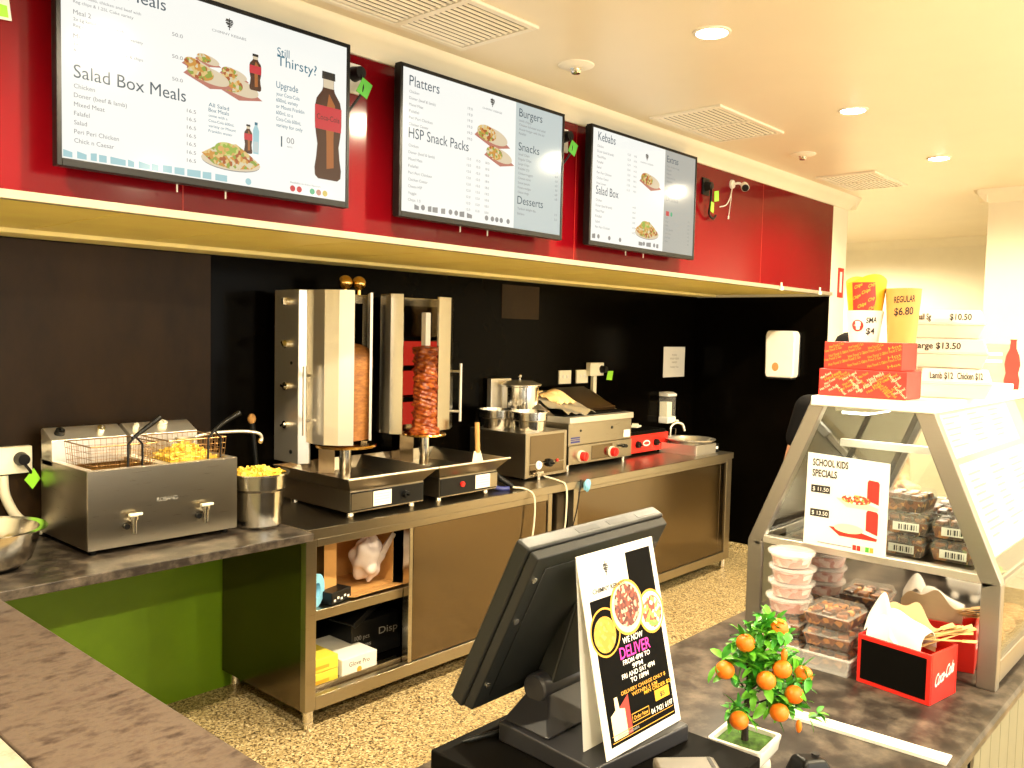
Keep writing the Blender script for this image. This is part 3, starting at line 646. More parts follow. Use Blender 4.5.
t = thing('steel_worktop', 'long stainless steel bench top carrying the kebab grills and hot plates', 'worktop', (4.07, 3.45, 0.9))
MB().box(-1.912, 1.918, -0.353, 0.355, -0.004, 0.0).box(-1.912, 1.918, -0.353, -0.349, -0.045, 0.0).box(1.914, 1.918, -0.349, 0.355, -0.045, 0).build('top_sheet', 'steel', t, bevel=0.0015)
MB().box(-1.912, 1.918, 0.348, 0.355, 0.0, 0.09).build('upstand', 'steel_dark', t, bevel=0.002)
FR, RE = 3.105, 3.80
def leg(x, y, t, lx, ly): return MB().cyl((x-lx, y-ly, 0.035), (x-lx, y-ly, 0.10), 0.024).cyl((x-lx, y-ly, 0.0), (x-lx, y-ly, 0.036), 0.019, 0.026).build('leg', 'chrome', t)
lx, ly = 2.99, 3.45
t = thing('steel_cabinet', 'open-ended stainless cabinet with boxes on its shelves and one sliding door', 'cabinet', (lx, ly, 0))
def C(mb, x0, x1, y0, y1, z0, z1): return mb.box(x0-lx, x1-lx, y0-ly, y1-ly, z0, z1)
o = MB(); C(o, 2.159, 2.214, FR, FR+0.04, 0.09, 0.853); C(o, 3.795, 3.832, FR, FR+0.04, 0.09, 0.853); C(o, 2.214, 3.795, FR, FR+0.04, 0.088, 0.150); C(o, 2.214, 3.795, FR, FR+0.03, 0.818, 0.853)
o.build('front_frame', 'steel', t, bevel=0.003)
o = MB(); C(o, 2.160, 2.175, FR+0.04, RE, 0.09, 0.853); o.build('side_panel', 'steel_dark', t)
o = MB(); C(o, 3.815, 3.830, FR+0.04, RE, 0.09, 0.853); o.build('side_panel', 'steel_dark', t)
o = MB(); C(o, 2.175, 3.815, RE-0.012, RE, 0.09, 0.853); o.build('back_panel', 'black_matt', t)
o = MB(); C(o, 2.175, 3.815, FR+0.04, RE-0.012, 0.135, 0.150); o.build('floor_shelf', 'steel_dark', t)
o = MB(); C(o, 2.176, 3.81, FR+0.05, RE-0.013, 0.510, 0.516); C(o, 2.214, 2.75, FR+0.046, FR+0.05, 0.472, 0.516); o.build('middle_shelf', 'steel', t, bevel=0.0015)
o = MB(); C(o, 2.214, 2.75, FR+0.055, FR+0.062, 0.150, 0.170); C(o, 2.214, 2.75, FR+0.085, FR+0.092, 0.150, 0.170); o.build('door_track', 'steel', t)
o = MB(); C(o, 2.752, 2.776, FR+0.004, FR+0.05, 0.150, 0.818); o.build('divider', 'steel_v', t, bevel=0.002)
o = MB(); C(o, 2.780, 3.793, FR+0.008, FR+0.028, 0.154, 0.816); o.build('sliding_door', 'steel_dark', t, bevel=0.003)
for x in (2.195, 3.81):
    for y in (FR+0.03, RE-0.06): leg(x, y, t, lx, ly)
lx = 5.0
t = thing('steel_cabinet', 'closed stainless cabinet at the far end of the bench, under the sink', 'cabinet', (lx, ly, 0))
o = MB(); C(o, 4.03, 4.075, FR, FR+0.04, 0.09, 0.853); C(o, 5.90, 5.980, FR, FR+0.04, 0.09, 0.853); C(o, 4.075, 5.90, FR, FR+0.04, 0.088, 0.150); C(o, 4.075, 5.90, FR, FR+0.03, 0.83, 0.853)
o.build('front_frame', 'steel', t, bevel=0.003)
o = MB(); C(o, 4.03, 4.045, FR+0.04, RE, 0.09, 0.853); o.build('side_panel', 'steel_dark', t)
o = MB(); C(o, 5.962, 5.978, FR+0.04, RE, 0.09, 0.853); o.build('side_panel', 'steel_dark', t)
o = MB(); C(o, 4.045, 5.962, RE-0.012, RE, 0.09, 0.853); C(o, 4.045, 5.962, FR+0.04, RE-0.012, 0.135, 0.15); o.build('inner_lining', 'black_matt', t)
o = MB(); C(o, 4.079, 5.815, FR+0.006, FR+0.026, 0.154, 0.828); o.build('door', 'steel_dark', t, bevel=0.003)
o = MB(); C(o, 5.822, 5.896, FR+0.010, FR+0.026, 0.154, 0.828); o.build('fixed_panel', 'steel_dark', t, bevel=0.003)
for x in (4.06, 5.94):
    for y in (FR+0.03, RE-0.06): leg(x, y, t, lx, ly)

# ------------------------------------------------------------------ things on the cabinet shelves
t = thing('cardboard_box', 'open brown cardboard box lying on its side on the middle shelf', 'box', (2.62, 3.42, 0.517))
MB().box(-0.19, 0.16, 0.10, 0.105, 0, 0.27).box(-0.19, -0.185, -0.16, 0.10, 0, 0.27).box(0.155, 0.16, -0.16, 0.10, 0, 0.27).box(-0.19, 0.16, -0.16, 0.10, 0, 0.004).box(-0.19, 0.16, -0.16, 0.10, 0.266, 0.27).build('carton', 'card', t)
MB().hull([(-0.185, -0.16, 0.0), (0.155, -0.16, 0.0), (0.155, -0.157, 0.0), (-0.185, -0.157, 0)], [(-0.16, -0.26, 0.012), (0.15, -0.25, 0.012), (0.15, -0.25, 0.016), (-0.16, -0.26, 0.016)]).build('flap', 'card', t)
MB().hull([(-0.19, -0.16, 0.0), (-0.187, -0.16, 0.0), (-0.187, -0.16, 0.27), (-0.19, -0.16, 0.27)], [(-0.27, -0.18, 0.0), (-0.267, -0.18, 0.0), (-0.267, -0.18, 0.26), (-0.27, -0.18, 0.26)]).build('flap', 'card', t)
def crumple(nu, nv, c, s, seed, k=0.25):
    rnd = random.Random(seed); ph = [rnd.uniform(0, 6.3) for _ in range(6)]
    def fn(u, v):
        a = 2*PI*u; b = PI*(v-0.5)
        r = 1+k*(math.sin(3*a+ph[0]+2*b)*0.5+math.sin(5*a-3*b+ph[1])*0.35+math.sin(7*b+2*a+ph[2])*0.3)
        return (c[0]+s[0]*r*math.cos(a)*math.cos(b), c[1]+s[1]*r*math.sin(a)*math.cos(b), c[2]+s[2]*r*math.sin(b))
    return MB().grid(fn, nu, nv)
o = crumple(36, 22, (0, 0, 0.12), (0.085, 0.07, 0.10), 3, 0.22)
o.add([(0.02, -0.05, 0.12), (0.10, -0.07, 0.24), (0.14, -0.05, 0.22), (0.08, 0.02, 0.13), (0.09, -0.03, 0.12)], [(0, 1, 2, 4), (1, 3, 2), (0, 3, 1)])
tag(o.build('plastic_bag', 'bag'), 'crumpled translucent plastic bag stuffed in the cardboard box', 'bag').location = (2.655, 3.31, 0.535)
o = MB().lathe([(0.035, -0.022), (0.075, -0.022), (0.075, 0.022), (0.035, 0.022), (0.035, -0.022)], axis='-y')
o = tag(o.build('tape_roll', 'blue'), 'pale blue roll standing on the middle shelf beside the carton', 'tape roll'); o.location = (2.268, 3.21, 0.5925); o.rotation_euler = (0, 0, 0.5)
t = thing('printed_pack', 'small black printed pack with white lettering on the middle shelf', 'packet', (2.395, 3.23, 0.517), 0.25)
MB().box(-0.07, 0.07, -0.05, 0.05, 0, 0.055).build('pack', 'black', t, bevel=0.004)
o = MB()
for i in range(5): o.box(-0.055+i*0.024, -0.042+i*0.024, -0.0508, -0.05, 0.012+0.008*(i % 2), 0.022+0.008*(i % 2))
o.build('lettering', 'white_ink', t)
for k, (z, s) in enumerate(((0.151, 'yellow carton at the bottom of the pair on the lower shelf'), (0.216, 'yellow carton stacked on another yellow carton, lower shelf'))):
    t = thing('yellow_carton', s, 'box', (2.29, 3.31, z), 0, 'yellow cartons on the lower shelf')
    MB().box(-0.10, 0.10, -0.13, 0.13, 0, 0.062).build('carton', 'yellow_box', t, bevel=0.003)
    MB().box(-0.04, 0.05, -0.1305, -0.13, 0.015, 0.03).build('print', 'gold_ink', t)
t = thing('glove_carton', 'long white carton with yellow print on the lower shelf', 'box', (2.505, 3.33, 0.151), 0.0)
MB().box(-0.10, 0.105, -0.16, 0.16, 0, 0.092).build('carton', 'paper', t, bevel=0.003)
o = MB().text('Glove Pro', (-0.06, -0.1606, 0.05), U, V_, 0.022, 0.12); o.text('Glove Pro', (-0.1006, 0.06, 0.05), (0, -1, 0), V_, 0.025, 0.15); o.build('lettering', 'ink', t)
MB().prism(ell((0.0, 0.026), 0.014, 0.014, 16), 'y', -0.1606, -0.16).build('emblem', 'gold_ink', t)
t = thing('black_carton', 'black carton with white print at the back of the lower shelf', 'box', (2.715, 3.47, 0.151))
MB().box(-0.15, 0.16, -0.16, 0.2, 0, 0.19).build('carton', 'black', t, bevel=0.004)
MB().text('Disp', (0.02, -0.1606, 0.10), U, V_, 0.035, 0.12).text('Gloves', (-0.13, -0.1606, 0.06), U, V_, 0.022, 0.10).text('100 pcs', (-0.13, -0.1606, 0.10), U, V_, 0.022, 0.09).build('lettering', 'grey_ink', t)
t = thing('plastic_sheet', 'dark folded plastic sheet leaning over the black carton on the lower shelf', 'sheet', (2.66, 3.40, 0.40), 0.2)
MB().rbox((0, 0, 0), (0.30, 0.22, 0.012), ry=-0.35).rbox((0, -0.11, 0.0), (0.30, 0.01, 0.03), ry=-0.35).build('panel', 'black', t, bevel=0.002)

# ------------------------------------------------------------------ fryer end of the laminate bench
t = thing('mixing_bowl', 'wide stainless steel mixing bowl under the hosed wall outlet on the laminate bench', 'bowl', (0.998, 3.36, 0.9))
MB().lathe([(0.0, 0.004), (0.10, 0.004), (0.135, 0.03), (0.155, 0.09), (0.160, 0.125), (0.182, 0.129), (0.183, 0.133), (0.158, 0.131), (0.150, 0.09), (0.130, 0.034), (0.098, 0.010), (0.0, 0.010)], n=44).build('bowl', 'chrome', t)
MB().lathe([(0, 0.0), (0.10, 0.0), (0.102, 0.006), (0, 0.006)], n=36).build('foot_ring', 'black_matt', t)
t.scale = (1.1, 1.1, 1.1)
t = thing('wall_outlet', 'double power outlet with pale hose on the wall beside the fryer', 'power outlet', (1.24, 3.80, 1.215))
MB().box(-0.10, 0.062, -0.03, 0.003, -0.055, 0.055).build('housing', 'ivory', t, bevel=0.005)
MB().cyl((0.018, -0.03, 0.005), (0.018, -0.07, 0.005), 0.028, 0.022).build('plug', 'black', t)
MB().prism([(0.015, -0.075), (0.045, -0.115), (0.075, -0.075), (0.05, -0.03)], 'y', -0.075, -0.073).build('test_tag', 'lime', t)
MB().tube([(-0.045, -0.02, -0.06), (-0.04, -0.03, -0.14), (0.0, -0.04, -0.23), (0.07, -0.06, -0.285), (0.11, -0.07, -0.30)], 0.019, 12, 5).build('conduit_hose', 'cord', t)
MB().tube([(0.02, -0.07, -0.015), (0.035, -0.08, -0.04), (0.04, -0.07, -0.05)], 0.006, smooth=4).build('cord', 'black', t)
MB().cyl((0.085, -0.065, -0.288), (0.125, -0.072, -0.305), 0.026).build('hose_clamp', 'black', t)

lx, ly, lz = 1.62, 3.495, 0.9
t = thing('deep_fryer', 'stainless steel twin-basket deep fryer with two drain taps', 'fryer', (lx, ly, lz))
fb = MB(); w, d0, d1, zb, zt = 0.3055, -0.225, 0.225, 0.022, 0.322
fb.box(-w, w, d0, d0+0.006, zb, zt); fb.box(-w, -w+0.006, d0+0.006, d1, zb, zt); fb.box(w-0.006, w, d0+0.006, d1, zb, zt); fb.box(-w+0.006, w-0.006, d1-0.006, d1, zb, zt); fb.box(-w+0.006, w-0.006, d0+0.006, d1-0.006, zb, zb+0.006)
fb.build('body', 'steel', t, bevel=0.002)
o = MB(); o.box(-w+0.006, w-0.006, d0+0.006, d0+0.024, zt-0.006, zt); o.box(-w+0.006, -w+0.03, d0+0.024, d1-0.08, zt-0.006, zt); o.box(w-0.03, w-0.006, d0+0.024, d1-0.08, zt-0.006, zt); o.box(-0.02, 0.02, d0+0.024, d1-0.08, zt-0.006, zt)
o.build('top_rim', 'steel_bright', t)
o = MB()
for a0, a1 in ((-w+0.03, -0.02), (0.02, w-0.03)):
    y0, y1 = d0+0.024, d1-0.08
    o.box(a0, a0+0.003, y0, y1, 0.1, zt-0.006); o.box(a1-0.003, a1, y0, y1, 0.1, zt-0.006); o.box(a0, a1, y0, y0+0.003, 0.1, zt-0.006); o.box(a0, a1, y1-0.003, y1, 0.1, zt-0.006)
o.build('tank', 'oil', t)
MB().box(-w+0.032, -0.022, d0+0.027, d1-0.083, 0.19, 0.195).box(0.022, w-0.032, d0+0.027, d1-0.083, 0.19, 0.195).build('oil', 'oil', t)
MB().prism([(0.105, 0.30), (0.215, 0.30), (0.222, 0.44), (0.205, 0.446), (0.112, 0.405)], 'x', -w, -0.008).build('control_head', 'steel_bright', t, bevel=0.003)
MB().prism([(0.105, 0.30), (0.215, 0.30), (0.222, 0.44), (0.205, 0.446), (0.112, 0.405)], 'x', 0.008, w).build('control_head', 'steel_bright', t, bevel=0.003)
def kn(x, y, z, r=0.02, mat='black', d=(0, -0.6, 0.8), h=0.022, name='knob', par=None):
    d = Vector(d).normalized(); p = Vector((x, y, z)); return MB().cyl(p, p+d*h, r, r*0.85).rbox(p+d*(h+0.003), (r*0.35, r*1.6, 0.008)).build(name, mat, par or t, bevel=0.001)
kn(-0.26, 0.155, 0.424, 0.02); kn(-0.10, 0.155, 0.424, 0.018, 'chrome'); kn(0.17, 0.165, 0.428, 0.02, 'ivory'); kn(0.05, 0.16, 0.426, 0.012, 'ivory')
for x in (-0.145, 0.148):
    tp = MB().cyl((x, d0, 0.12), (x, d0-0.028, 0.12), 0.013).cyl((x, d0-0.028, 0.128), (x, d0-0.028, 0.072), 0.012, 0.010).cyl((x, d0-0.028, 0.128), (x, d0-0.028, 0.140), 0.017).build('drain_tap', 'chrome', t)
    MB().rbox((x+0.005, d0-0.03, 0.146), (0.052, 0.014, 0.010)).build('tap_lever', 'ivory', tp, bevel=0.002)
    MB().cyl((x-0.022, d0-0.004, 0.10), (x-0.022, d0-0.02, 0.10), 0.011).build('tap_nut', 'black', tp)
MB().text('ROBAND', (0, d0-0.0006, 0.178), U, V_, 0.016, 0.085, 'C').build('lettering', 'grey_ink', t)
for x in (-0.27, 0.27):
    for y in (-0.18, 0.18): MB().cyl((x, y, 0), (x, y, 0.023), 0.014, 0.018).build('foot', 'black', t)
def basket(x0, x1, y0, y1, z0, z1, label, hx, lean):
    t = thing('fry_basket', label, 'fryer basket', ((x0+x1)/2, (y0+y1)/2, z0), 0, 'fryer baskets'); w, d, h = (x1-x0)/2, (y1-y0)/2, z1-z0
    o = MB(); R = 0.0009; n = 11; m = 11; q = 7; tp = 0.9
    P = lambda s, u, k: (s*w*(tp+(1-tp)*k), u*d*(tp+(1-tp)*k), h*k)
    for j in range(q+1):
        k = j/q; r = R if 0 < j < q else 0.0028
        for a, b in (((-1, -1), (1, -1)), ((1, -1), (1, 1)), ((1, 1), (-1, 1)), ((-1, 1), (-1, -1))): o.tube([P(*a, k), P(*b, k)], r, 5)
    for i in range(n+1):
        s = -1+2*i/n
        for u in (-1, 1): o.tube([P(s, u, 0), P(s, u, 1)], R, 4); o.tube([P(u, s, 0), P(u, s, 1)], R, 4)
        o.tube([P(s, -1, 0), P(s, 1, 0)], R, 4); o.tube([P(-1, s, 0), P(1, s, 0)], R, 4)
    o.build('wire_mesh', 'basket', t)
    MB().tube([(hx-0.028, -d, h*0.1), (hx-0.028, -d-0.004, h), (hx, -d-0.002, h+0.03)], 0.0045, 6).tube([(hx+0.028, -d, h*0.1), (hx+0.028, -d-0.004, h), (hx, -d-0.002, h+0.03)], 0.0045, 6).build('handle_bracket', 'black', t)
    MB().tube([(hx-0.01, -d, h+0.022), (hx+0.05, -d+0.02, h+0.055), (hx+lean, -d+0.03, h+0.095)], [0.007, 0.012], 10, 5).build('handle', 'black', t)
    return t
basket(1.345, 1.60, 3.315, 3.56, 1.135, 1.305, 'empty wire fryer basket in the steel fryer', 0.04, 0.115)
basket(1.65, 1.90, 3.315, 3.56, 1.135, 1.305, 'wire fryer basket filled with pale chips in the steel fryer', 0.07, 0.135)
def chips_heap(cx, cy, z, rx, ry, h, n, seed, box=False):
    rnd = random.Random(seed); o = MB()
    o.grid(lambda u, v: (cx+rx*(2*u-1), cy+ry*(2*v-1), z+h*max(0, 1-(2*u-1)**2)*max(0, 1-(2*v-1)**2)), 12, 12) if box else o.lathe([(0, z+h*0.9), (rx*0.5, z+h*0.7), (rx*0.95, z)], (cx, cy, 0))
    for _ in range(n):
        if box: a, b = rnd.uniform(-1, 1), rnd.uniform(-1, 1)
        else:
            r = math.sqrt(rnd.random())*0.92; th = rnd.uniform(0, 6.28); a, b = r*math.cos(th), r*math.sin(th)
        hh = h*max(0, (1-a*a)*(1-b*b) if box else 1-a*a-b*b)
        L = rnd.uniform(0.035, 0.06)
        o.rbox((cx+a*rx*0.88, cy+b*ry*0.88, z+hh+0.004), (L, 0.009, 0.009), rz=rnd.uniform(0, 3.14), ry=rnd.uniform(-0.5, 0.5))
    return o
o = tag(chips_heap(0, 0, 0.0, 0.105, 0.10, 0.05, 130, 5, True).build('fried_chips', 'chips'), 'heap of pale fried chips in the wire fryer basket', 'chips'); o['kind'] = 'stuff'; o.location = (1.775, 3.437, 1.215)
t = thing('chip_pot', 'round stainless steel pot full of pale chips beside the fryer', 'pot', (2.065, 3.33, 0.9))
MB().lathe([(0.0, 0.002), (0.093, 0.002), (0.102, 0.012), (0.108, 0.16), (0.120, 0.172), (0.122, 0.228), (0.134, 0.232), (0.134, 0.238), (0.117, 0.236), (0.115, 0.175), (0.103, 0.163), (0.096, 0.016), (0.0, 0.012)], n=44).build('pot_body', 'chrome', t)
o = tag(chips_heap(0, 0, 0, 0.114, 0.114, 0.03, 110, 9).build('fried_chips', 'chips'), 'heap of pale fried chips in the round steel pot', 'chips'); o['kind'] = 'stuff'; o.location = (2.065, 3.33, 1.118)
t = thing('skimmer', 'long steel skimmer handle reaching out from the chip-filled fryer basket', 'ladle', (1.88, 3.50, 1.28))
MB().tube([(-0.02, 0, 0.01), (0.06, 0.0, 0.02), (0.20, 0, 0.018), (0.285, 0, 0.004), (0.305, 0, -0.02), (0.30, 0, -0.034)], 0.0075, 10, 5).build('handle', 'steel_bright', t)
MB().lathe([(0.005, -0.012), (0.012, -0.012), (0.012, 0.0), (0.005, 0)], (0.30, 0, -0.034), 14, '-y').build('hanging_ring', 'brass', t)
MB().lathe([(0, -0.03), (0.03, -0.024), (0.045, 0.0), (0.043, 0.0), (0.028, -0.021), (0, -0.027)], (-0.065, 0, 0.01), 20).build('scoop', 'steel_bright', t)
t = thing('sharpening_rod', 'dark rod with reddish tip leaning between the chip pot and the kebab grill', 'utensil', (2.30, 3.70, 0.905))
MB().tube([(0, 0, 0), (-0.03, 0.02, 0.40)], 0.012, 10).build('shaft', 'black', t)
MB().ball((-0.033, 0.02, 0.42), 0.02, (1, 1, 1.3)).build('tip', 'card', t)

# ------------------------------------------------------------------ kebab grills
def arcpts(c, r, a0, a1, n): return [(c[0]+r*math.cos(math.radians(a0+(a1-a0)*i/n)), c[1]+r*math.sin(math.radians(a0+(a1-a0)*i/n))) for i in range(n+1)]
def wall(pts, th, z0, z1):
    """a bent sheet: the plan polyline pts, th thick"""
    L = []; R = []
    for i, p in enumerate(pts):
        a = Vector(pts[max(i-1, 0)]); b = Vector(pts[min(i+1, len(pts)-1)]); d = (b-a).normalized(); n = Vector((-d.y, d.x))*th/2
        L.append((p[0]+n.x, p[1]+n.y)); R.append((p[0]-n.x, p[1]-n.y))
    o = MB()
    for i in range(len(pts)-1): o.prism([L[i], L[i+1], R[i+1], R[i]], 'z', z0, z1)
    return o
def grill_base(x0, x1, label, lamp):
    t = thing('kebab_grill', label, 'kebab grill', ((x0+x1)/2, 3.17, 0.9)); cx = (x0+x1)/2; w = (x1-x0)/2
    MB().box(-w+0.05, w-0.05, 0, 0.55, 0.022, 0.125).build('base', 'steel', t, bevel=0.004)
    # flared drip tray
    zi, zo = 0.125, 0.19; B = [(-w+0.055, 0.005), (w-0.055, 0.005), (w-0.055, 0.54), (-w+0.055, 0.54)]; T_ = [(-w, -0.05), (w, -0.05), (w, 0.56), (-w, 0.56)]
    o = MB()
    for i in range(4):
        j = (i+1) % 4
        o.hull([(B[i][0], B[i][1], zi), (B[j][0], B[j][1], zi), (B[j][0]*0.985, B[j][1]*0.985+0.004, zi), (B[i][0]*0.985, B[i][1]*0.985+0.004, zi)], [(T_[i][0], T_[i][1], zo), (T_[j][0], T_[j][1], zo), (T_[j][0]*0.985, T_[j][1]*0.985+0.004, zo), (T_[i][0]*0.985, T_[i][1]*0.985+0.004, zo)])
    o.box(B[0][0], B[1][0], B[0][1], B[2][1], zi, zi+0.004)
    o.build('drip_tray', 'steel', t)
    MB().tube([(-w, -0.05, zo), (w, -0.05, zo)], 0.006, 8).build('tray_lip', 'steel_bright', t)
    MB().box(-w+0.055, w-0.055, -0.004, 0, 0.030, 0.118).build('control_panel', 'black', t, bevel=0.001)
    for x in (-w+0.09, w-0.09):
        for y in (0.05, 0.5): MB().cyl((x, y, 0), (x, y, 0.023), 0.018, 0.014).build('foot', 'chrome', t)
    return t, cx
def P2(pts, cx): return [(x-cx, y-3.17) for x, y in pts]
t, cx = grill_base(2.39, 2.944, 'kebab grill with the tall bright doors and a thick plain doner cone', 0)
Z = lambda z: z-0.9
MB().box(-0.222, -0.10, -0.0048, -0.004, 0.036, 0.112).build('bare_steel_panel', 'steel', t)
MB().box(-0.095, 0.015, -0.0056, -0.004, 0.040, 0.110).build('rating_plate', 'pink_label', t)
o = MB()
for i in range(4): o.box(-0.088, 0.0, -0.0062, -0.0056, 0.055+i*0.013, 0.058+i*0.013)
o.build('plate_print', 'cream_ink', t)
kn(0.10, -0.005, 0.075, 0.018, 'black', (0, -1, 0), 0.018, par=t)
o = MB().prism(P2([(2.40, 3.56), (2.85, 3.56), (2.85, 3.715), (2.40, 3.715)], cx), 'z', Z(1.225), Z(1.945)); o.build('burner_housing', 'steel_v', t, bevel=0.003)
o = MB().box(2.47-cx, 2.80-cx, 3.552-3.17, 3.56-3.17, Z(1.22), Z(1.90)); o.build('burner_panel', 'black_matt', t)
MB().box(2.60-cx, 2.70-cx, 0.47, 0.54, Z(1.03), Z(1.226)).build('rear_support', 'steel_dark', t)
wl = MB().prism(P2([(2.39, 3.718), (2.39, 3.515), (2.44, 3.492), (2.452, 3.50), (2.452, 3.718)], cx), 'z', Z(1.115), Z(1.952)).build('side_wing', 'steel_bright', t, bevel=0.003)
for z in (1.895, 1.690, 1.487, 1.300):
    k = MB().cyl((2.39-cx, 0.435, Z(z)), (2.372-cx, 0.435, Z(z)), 0.020).rbox((2.366-cx, 0.435, Z(z)), (0.014, 0.012, 0.034), rx=0.5+z*3).build('gas_knob', 'chrome', wl, bevel=0.001)
MB().cyl((2.3895-cx, 0.40, Z(1.60)), (2.386-cx, 0.40, Z(1.60)), 0.008).cyl((2.3895-cx, 0.40, Z(1.17)), (2.386-cx, 0.40, Z(1.17)), 0.010).build('screw', 'grey_plastic', wl)
dr = wall(P2(arcpts((2.60, 3.42), 0.185, 158, 244, 4), cx), 0.012, Z(1.222), Z(1.95)).build('door', 'steel_bright', t, angle=12)
MB().cyl((2.445-cx, 3.485-3.17, Z(1.86)), (2.445-cx, 3.485-3.17, Z(1.93)), 0.010).cyl((2.445-cx, 3.485-3.17, Z(1.24)), (2.445-cx, 3.485-3.17, Z(1.31)), 0.010).build('hinge', 'chrome', dr)
MB().tube([(2.412-cx, 3.455-3.17, Z(1.545)), (2.36-cx, 3.42-3.17, Z(1.545))], 0.007).tube([(2.412-cx, 3.455-3.17, Z(1.33)), (2.36-cx, 3.42-3.17, Z(1.33))], 0.007).cyl((2.36-cx, 3.42-3.17, Z(1.265)), (2.36-cx, 3.42-3.17, Z(1.59)), 0.009).build('handle', 'steel_bright', dr)
wall(P2([(2.80, 3.50), (2.715, 3.385), (2.64, 3.28)], cx), 0.012, Z(1.235), Z(1.945)).build('door', 'steel_bright', t, angle=12)
MB().cyl((2.60-cx, 0.25, Z(1.03)), (2.60-cx, 0.25, Z(1.20)), 0.030).cyl((2.60-cx, 0.25, Z(1.03)), (2.60-cx, 0.25, Z(1.08)), 0.022).build('spit_shaft', 'chrome', t)
MB().lathe([(0, Z(1.195)), (0.148, Z(1.195)), (0.152, Z(1.202)), (0.148, Z(1.208)), (0, Z(1.208))], (2.60-cx, 0.25, 0), 40).build('spit_plate', 'brass', t)
rnd = random.Random(3)
prof = [(0.0, 1.209)]+[(0.112+0.016*i/16+0.002*math.sin(i*2.3), 1.209+0.455*i/17) for i in range(1, 17)]+[(0.122, 1.655), (0.108, 1.676), (0.078, 1.692), (0.04, 1.70), (0, 1.702)]
tag(MB().lathe([(r, z-1.2) for r, z in prof], (0, 0, 0), 40).build('doner_cone', 'doner'), 'thick smooth doner meat cone behind the tall bright doors', 'meat').location = (2.60, 3.42, 1.2)
o = MB()
for x in (2.725, 2.812):
    MB().cyl((x-cx, 0.43, Z(1.945)), (x-cx, 0.43, Z(1.975)), 0.012).ball((x-cx, 0.43, Z(2.005)), 0.037, n=24).build('brass_finial', 'brass', t)
t, cx = grill_base(2.950, 3.476, 'kebab grill with dark open doors, red burners and carved chicken', 0)
MB().box(0.045, 0.155, -0.0056, -0.004, 0.040, 0.112).build('rating_plate', 'pink_label', t)
o = MB()
for i in range(4): o.box(0.052, 0.148, -0.0062, -0.0056, 0.055+i*0.013, 0.058+i*0.013)
o.build('plate_print', 'cream_ink', t)
MB().box(0.155, 0.212, -0.0048, -0.004, 0.036, 0.112).build('bare_steel_panel', 'steel', t)
MB().cyl((-0.055, -0.004, 0.078), (-0.055, -0.014, 0.078), 0.014).build('red_switch', 'red', t)
MB().prism(P2([(2.93, 3.56), (3.42, 3.56), (3.42, 3.715), (2.93, 3.715)], cx), 'z', Z(1.225), Z(1.945)).build('burner_housing', 'steel_v', t, bevel=0.003)
MB().box(2.98-cx, 3.38-cx, 0.384, 0.39, Z(1.22), Z(1.90)).build('burner_panel', 'steel_dark', t)
for z0, z1 in ((1.26, 1.38), (1.42, 1.55), (1.58, 1.71)):
    MB().box(3.01-cx, 3.34-cx, 0.372, 0.384, Z(z0), Z(z1)).build('burner', 'burner', t, bevel=0.003)
o = MB()
for z in (1.395, 1.565, 1.725): o.box(2.99-cx, 3.36-cx, 0.366, 0.384, Z(z)-0.010, Z(z)+0.010)
o.build('burner_shelf', 'black_matt', t)
MB().box(3.14-cx, 3.24-cx, 0.47, 0.54, Z(1.03), Z(1.226)).build('rear_support', 'steel_dark', t)
wall(P2([(2.905, 3.565), (2.85, 3.46), (2.832, 3.36), (2.868, 3.31)], cx), 0.012, Z(1.245), Z(1.95)).build('door', 'steel_v', t, angle=12)
dr = wall(P2([(3.405, 3.555), (3.365, 3.47), (3.28, 3.405), (3.175, 3.385)], cx), 0.012, Z(1.235), Z(1.95)).build('door', 'steel_v', t, angle=12)
MB().tube([(3.39-cx, 3.50-3.17, Z(1.545)), (3.42-cx, 3.455-3.17, Z(1.545))], 0.007).tube([(3.39-cx, 3.50-3.17, Z(1.32)), (3.42-cx, 3.455-3.17, Z(1.32))], 0.007).cyl((3.42-cx, 3.455-3.17, Z(1.265)), (3.42-cx, 3.455-3.17, Z(1.59)), 0.008).build('handle', 'steel_bright', dr)
for z in (1.90, 1.70, 1.29):
    MB().cyl((3.42-cx, 0.42, Z(z)), (3.45-cx, 0.42, Z(z)), 0.012).cyl((3.45-cx, 0.42, Z(z)), (3.468-cx, 0.42, Z(z)), 0.022, 0.018).build('gas_knob', 'ivory', t)
MB().cyl((3.12-cx, 0.25, Z(1.03)), (3.12-cx, 0.25, Z(1.215)), 0.028).cyl((3.12-cx, 0.25, Z(1.03)), (3.12-cx, 0.25, Z(1.07)), 0.021).build('spit_shaft', 'chrome', t)
MB().lathe([(0, Z(1.212)), (0.115, Z(1.212)), (0.118, Z(1.218)), (0.115, Z(1.224)), (0, Z(1.224))], (3.12-cx, 0.25, 0), 36).build('spit_plate', 'brass', t)
MB().box(3.12-cx-0.018, 3.12-cx+0.018, 0.232, 0.268, Z(1.224), Z(1.865)).build('spit_rod', 'white', t, bevel=0.004)
def stacked(u, v):
    a = 2*PI*u; z = 0.005+0.465*v
    r = 0.060+0.007*math.sin(v*63)*(0.6+0.4*math.sin(v*17+a))+0.006*math.sin(5*a+v*37)*math.sin(v*90)+0.016*math.exp(-((v-0.0)/0.08)**2)+0.004*math.sin(7*a-v*11)+0.012*math.exp(-((v-1)/0.06)**2)
    if v > 0.985: r *= 0.35
    return (r*math.cos(a), r*math.sin(a), z)
tag(MB().grid(stacked, 48, 110).build('chicken_stack', 'chicken'), 'ragged glossy roast chicken stack in front of red burners', 'meat').location = (3.12, 3.42, 1.22)
t = thing('scraper', 'steel scraper with brown handle standing in the drip tray under the chicken', 'scraper', (3.40, 3.30, 1.03))
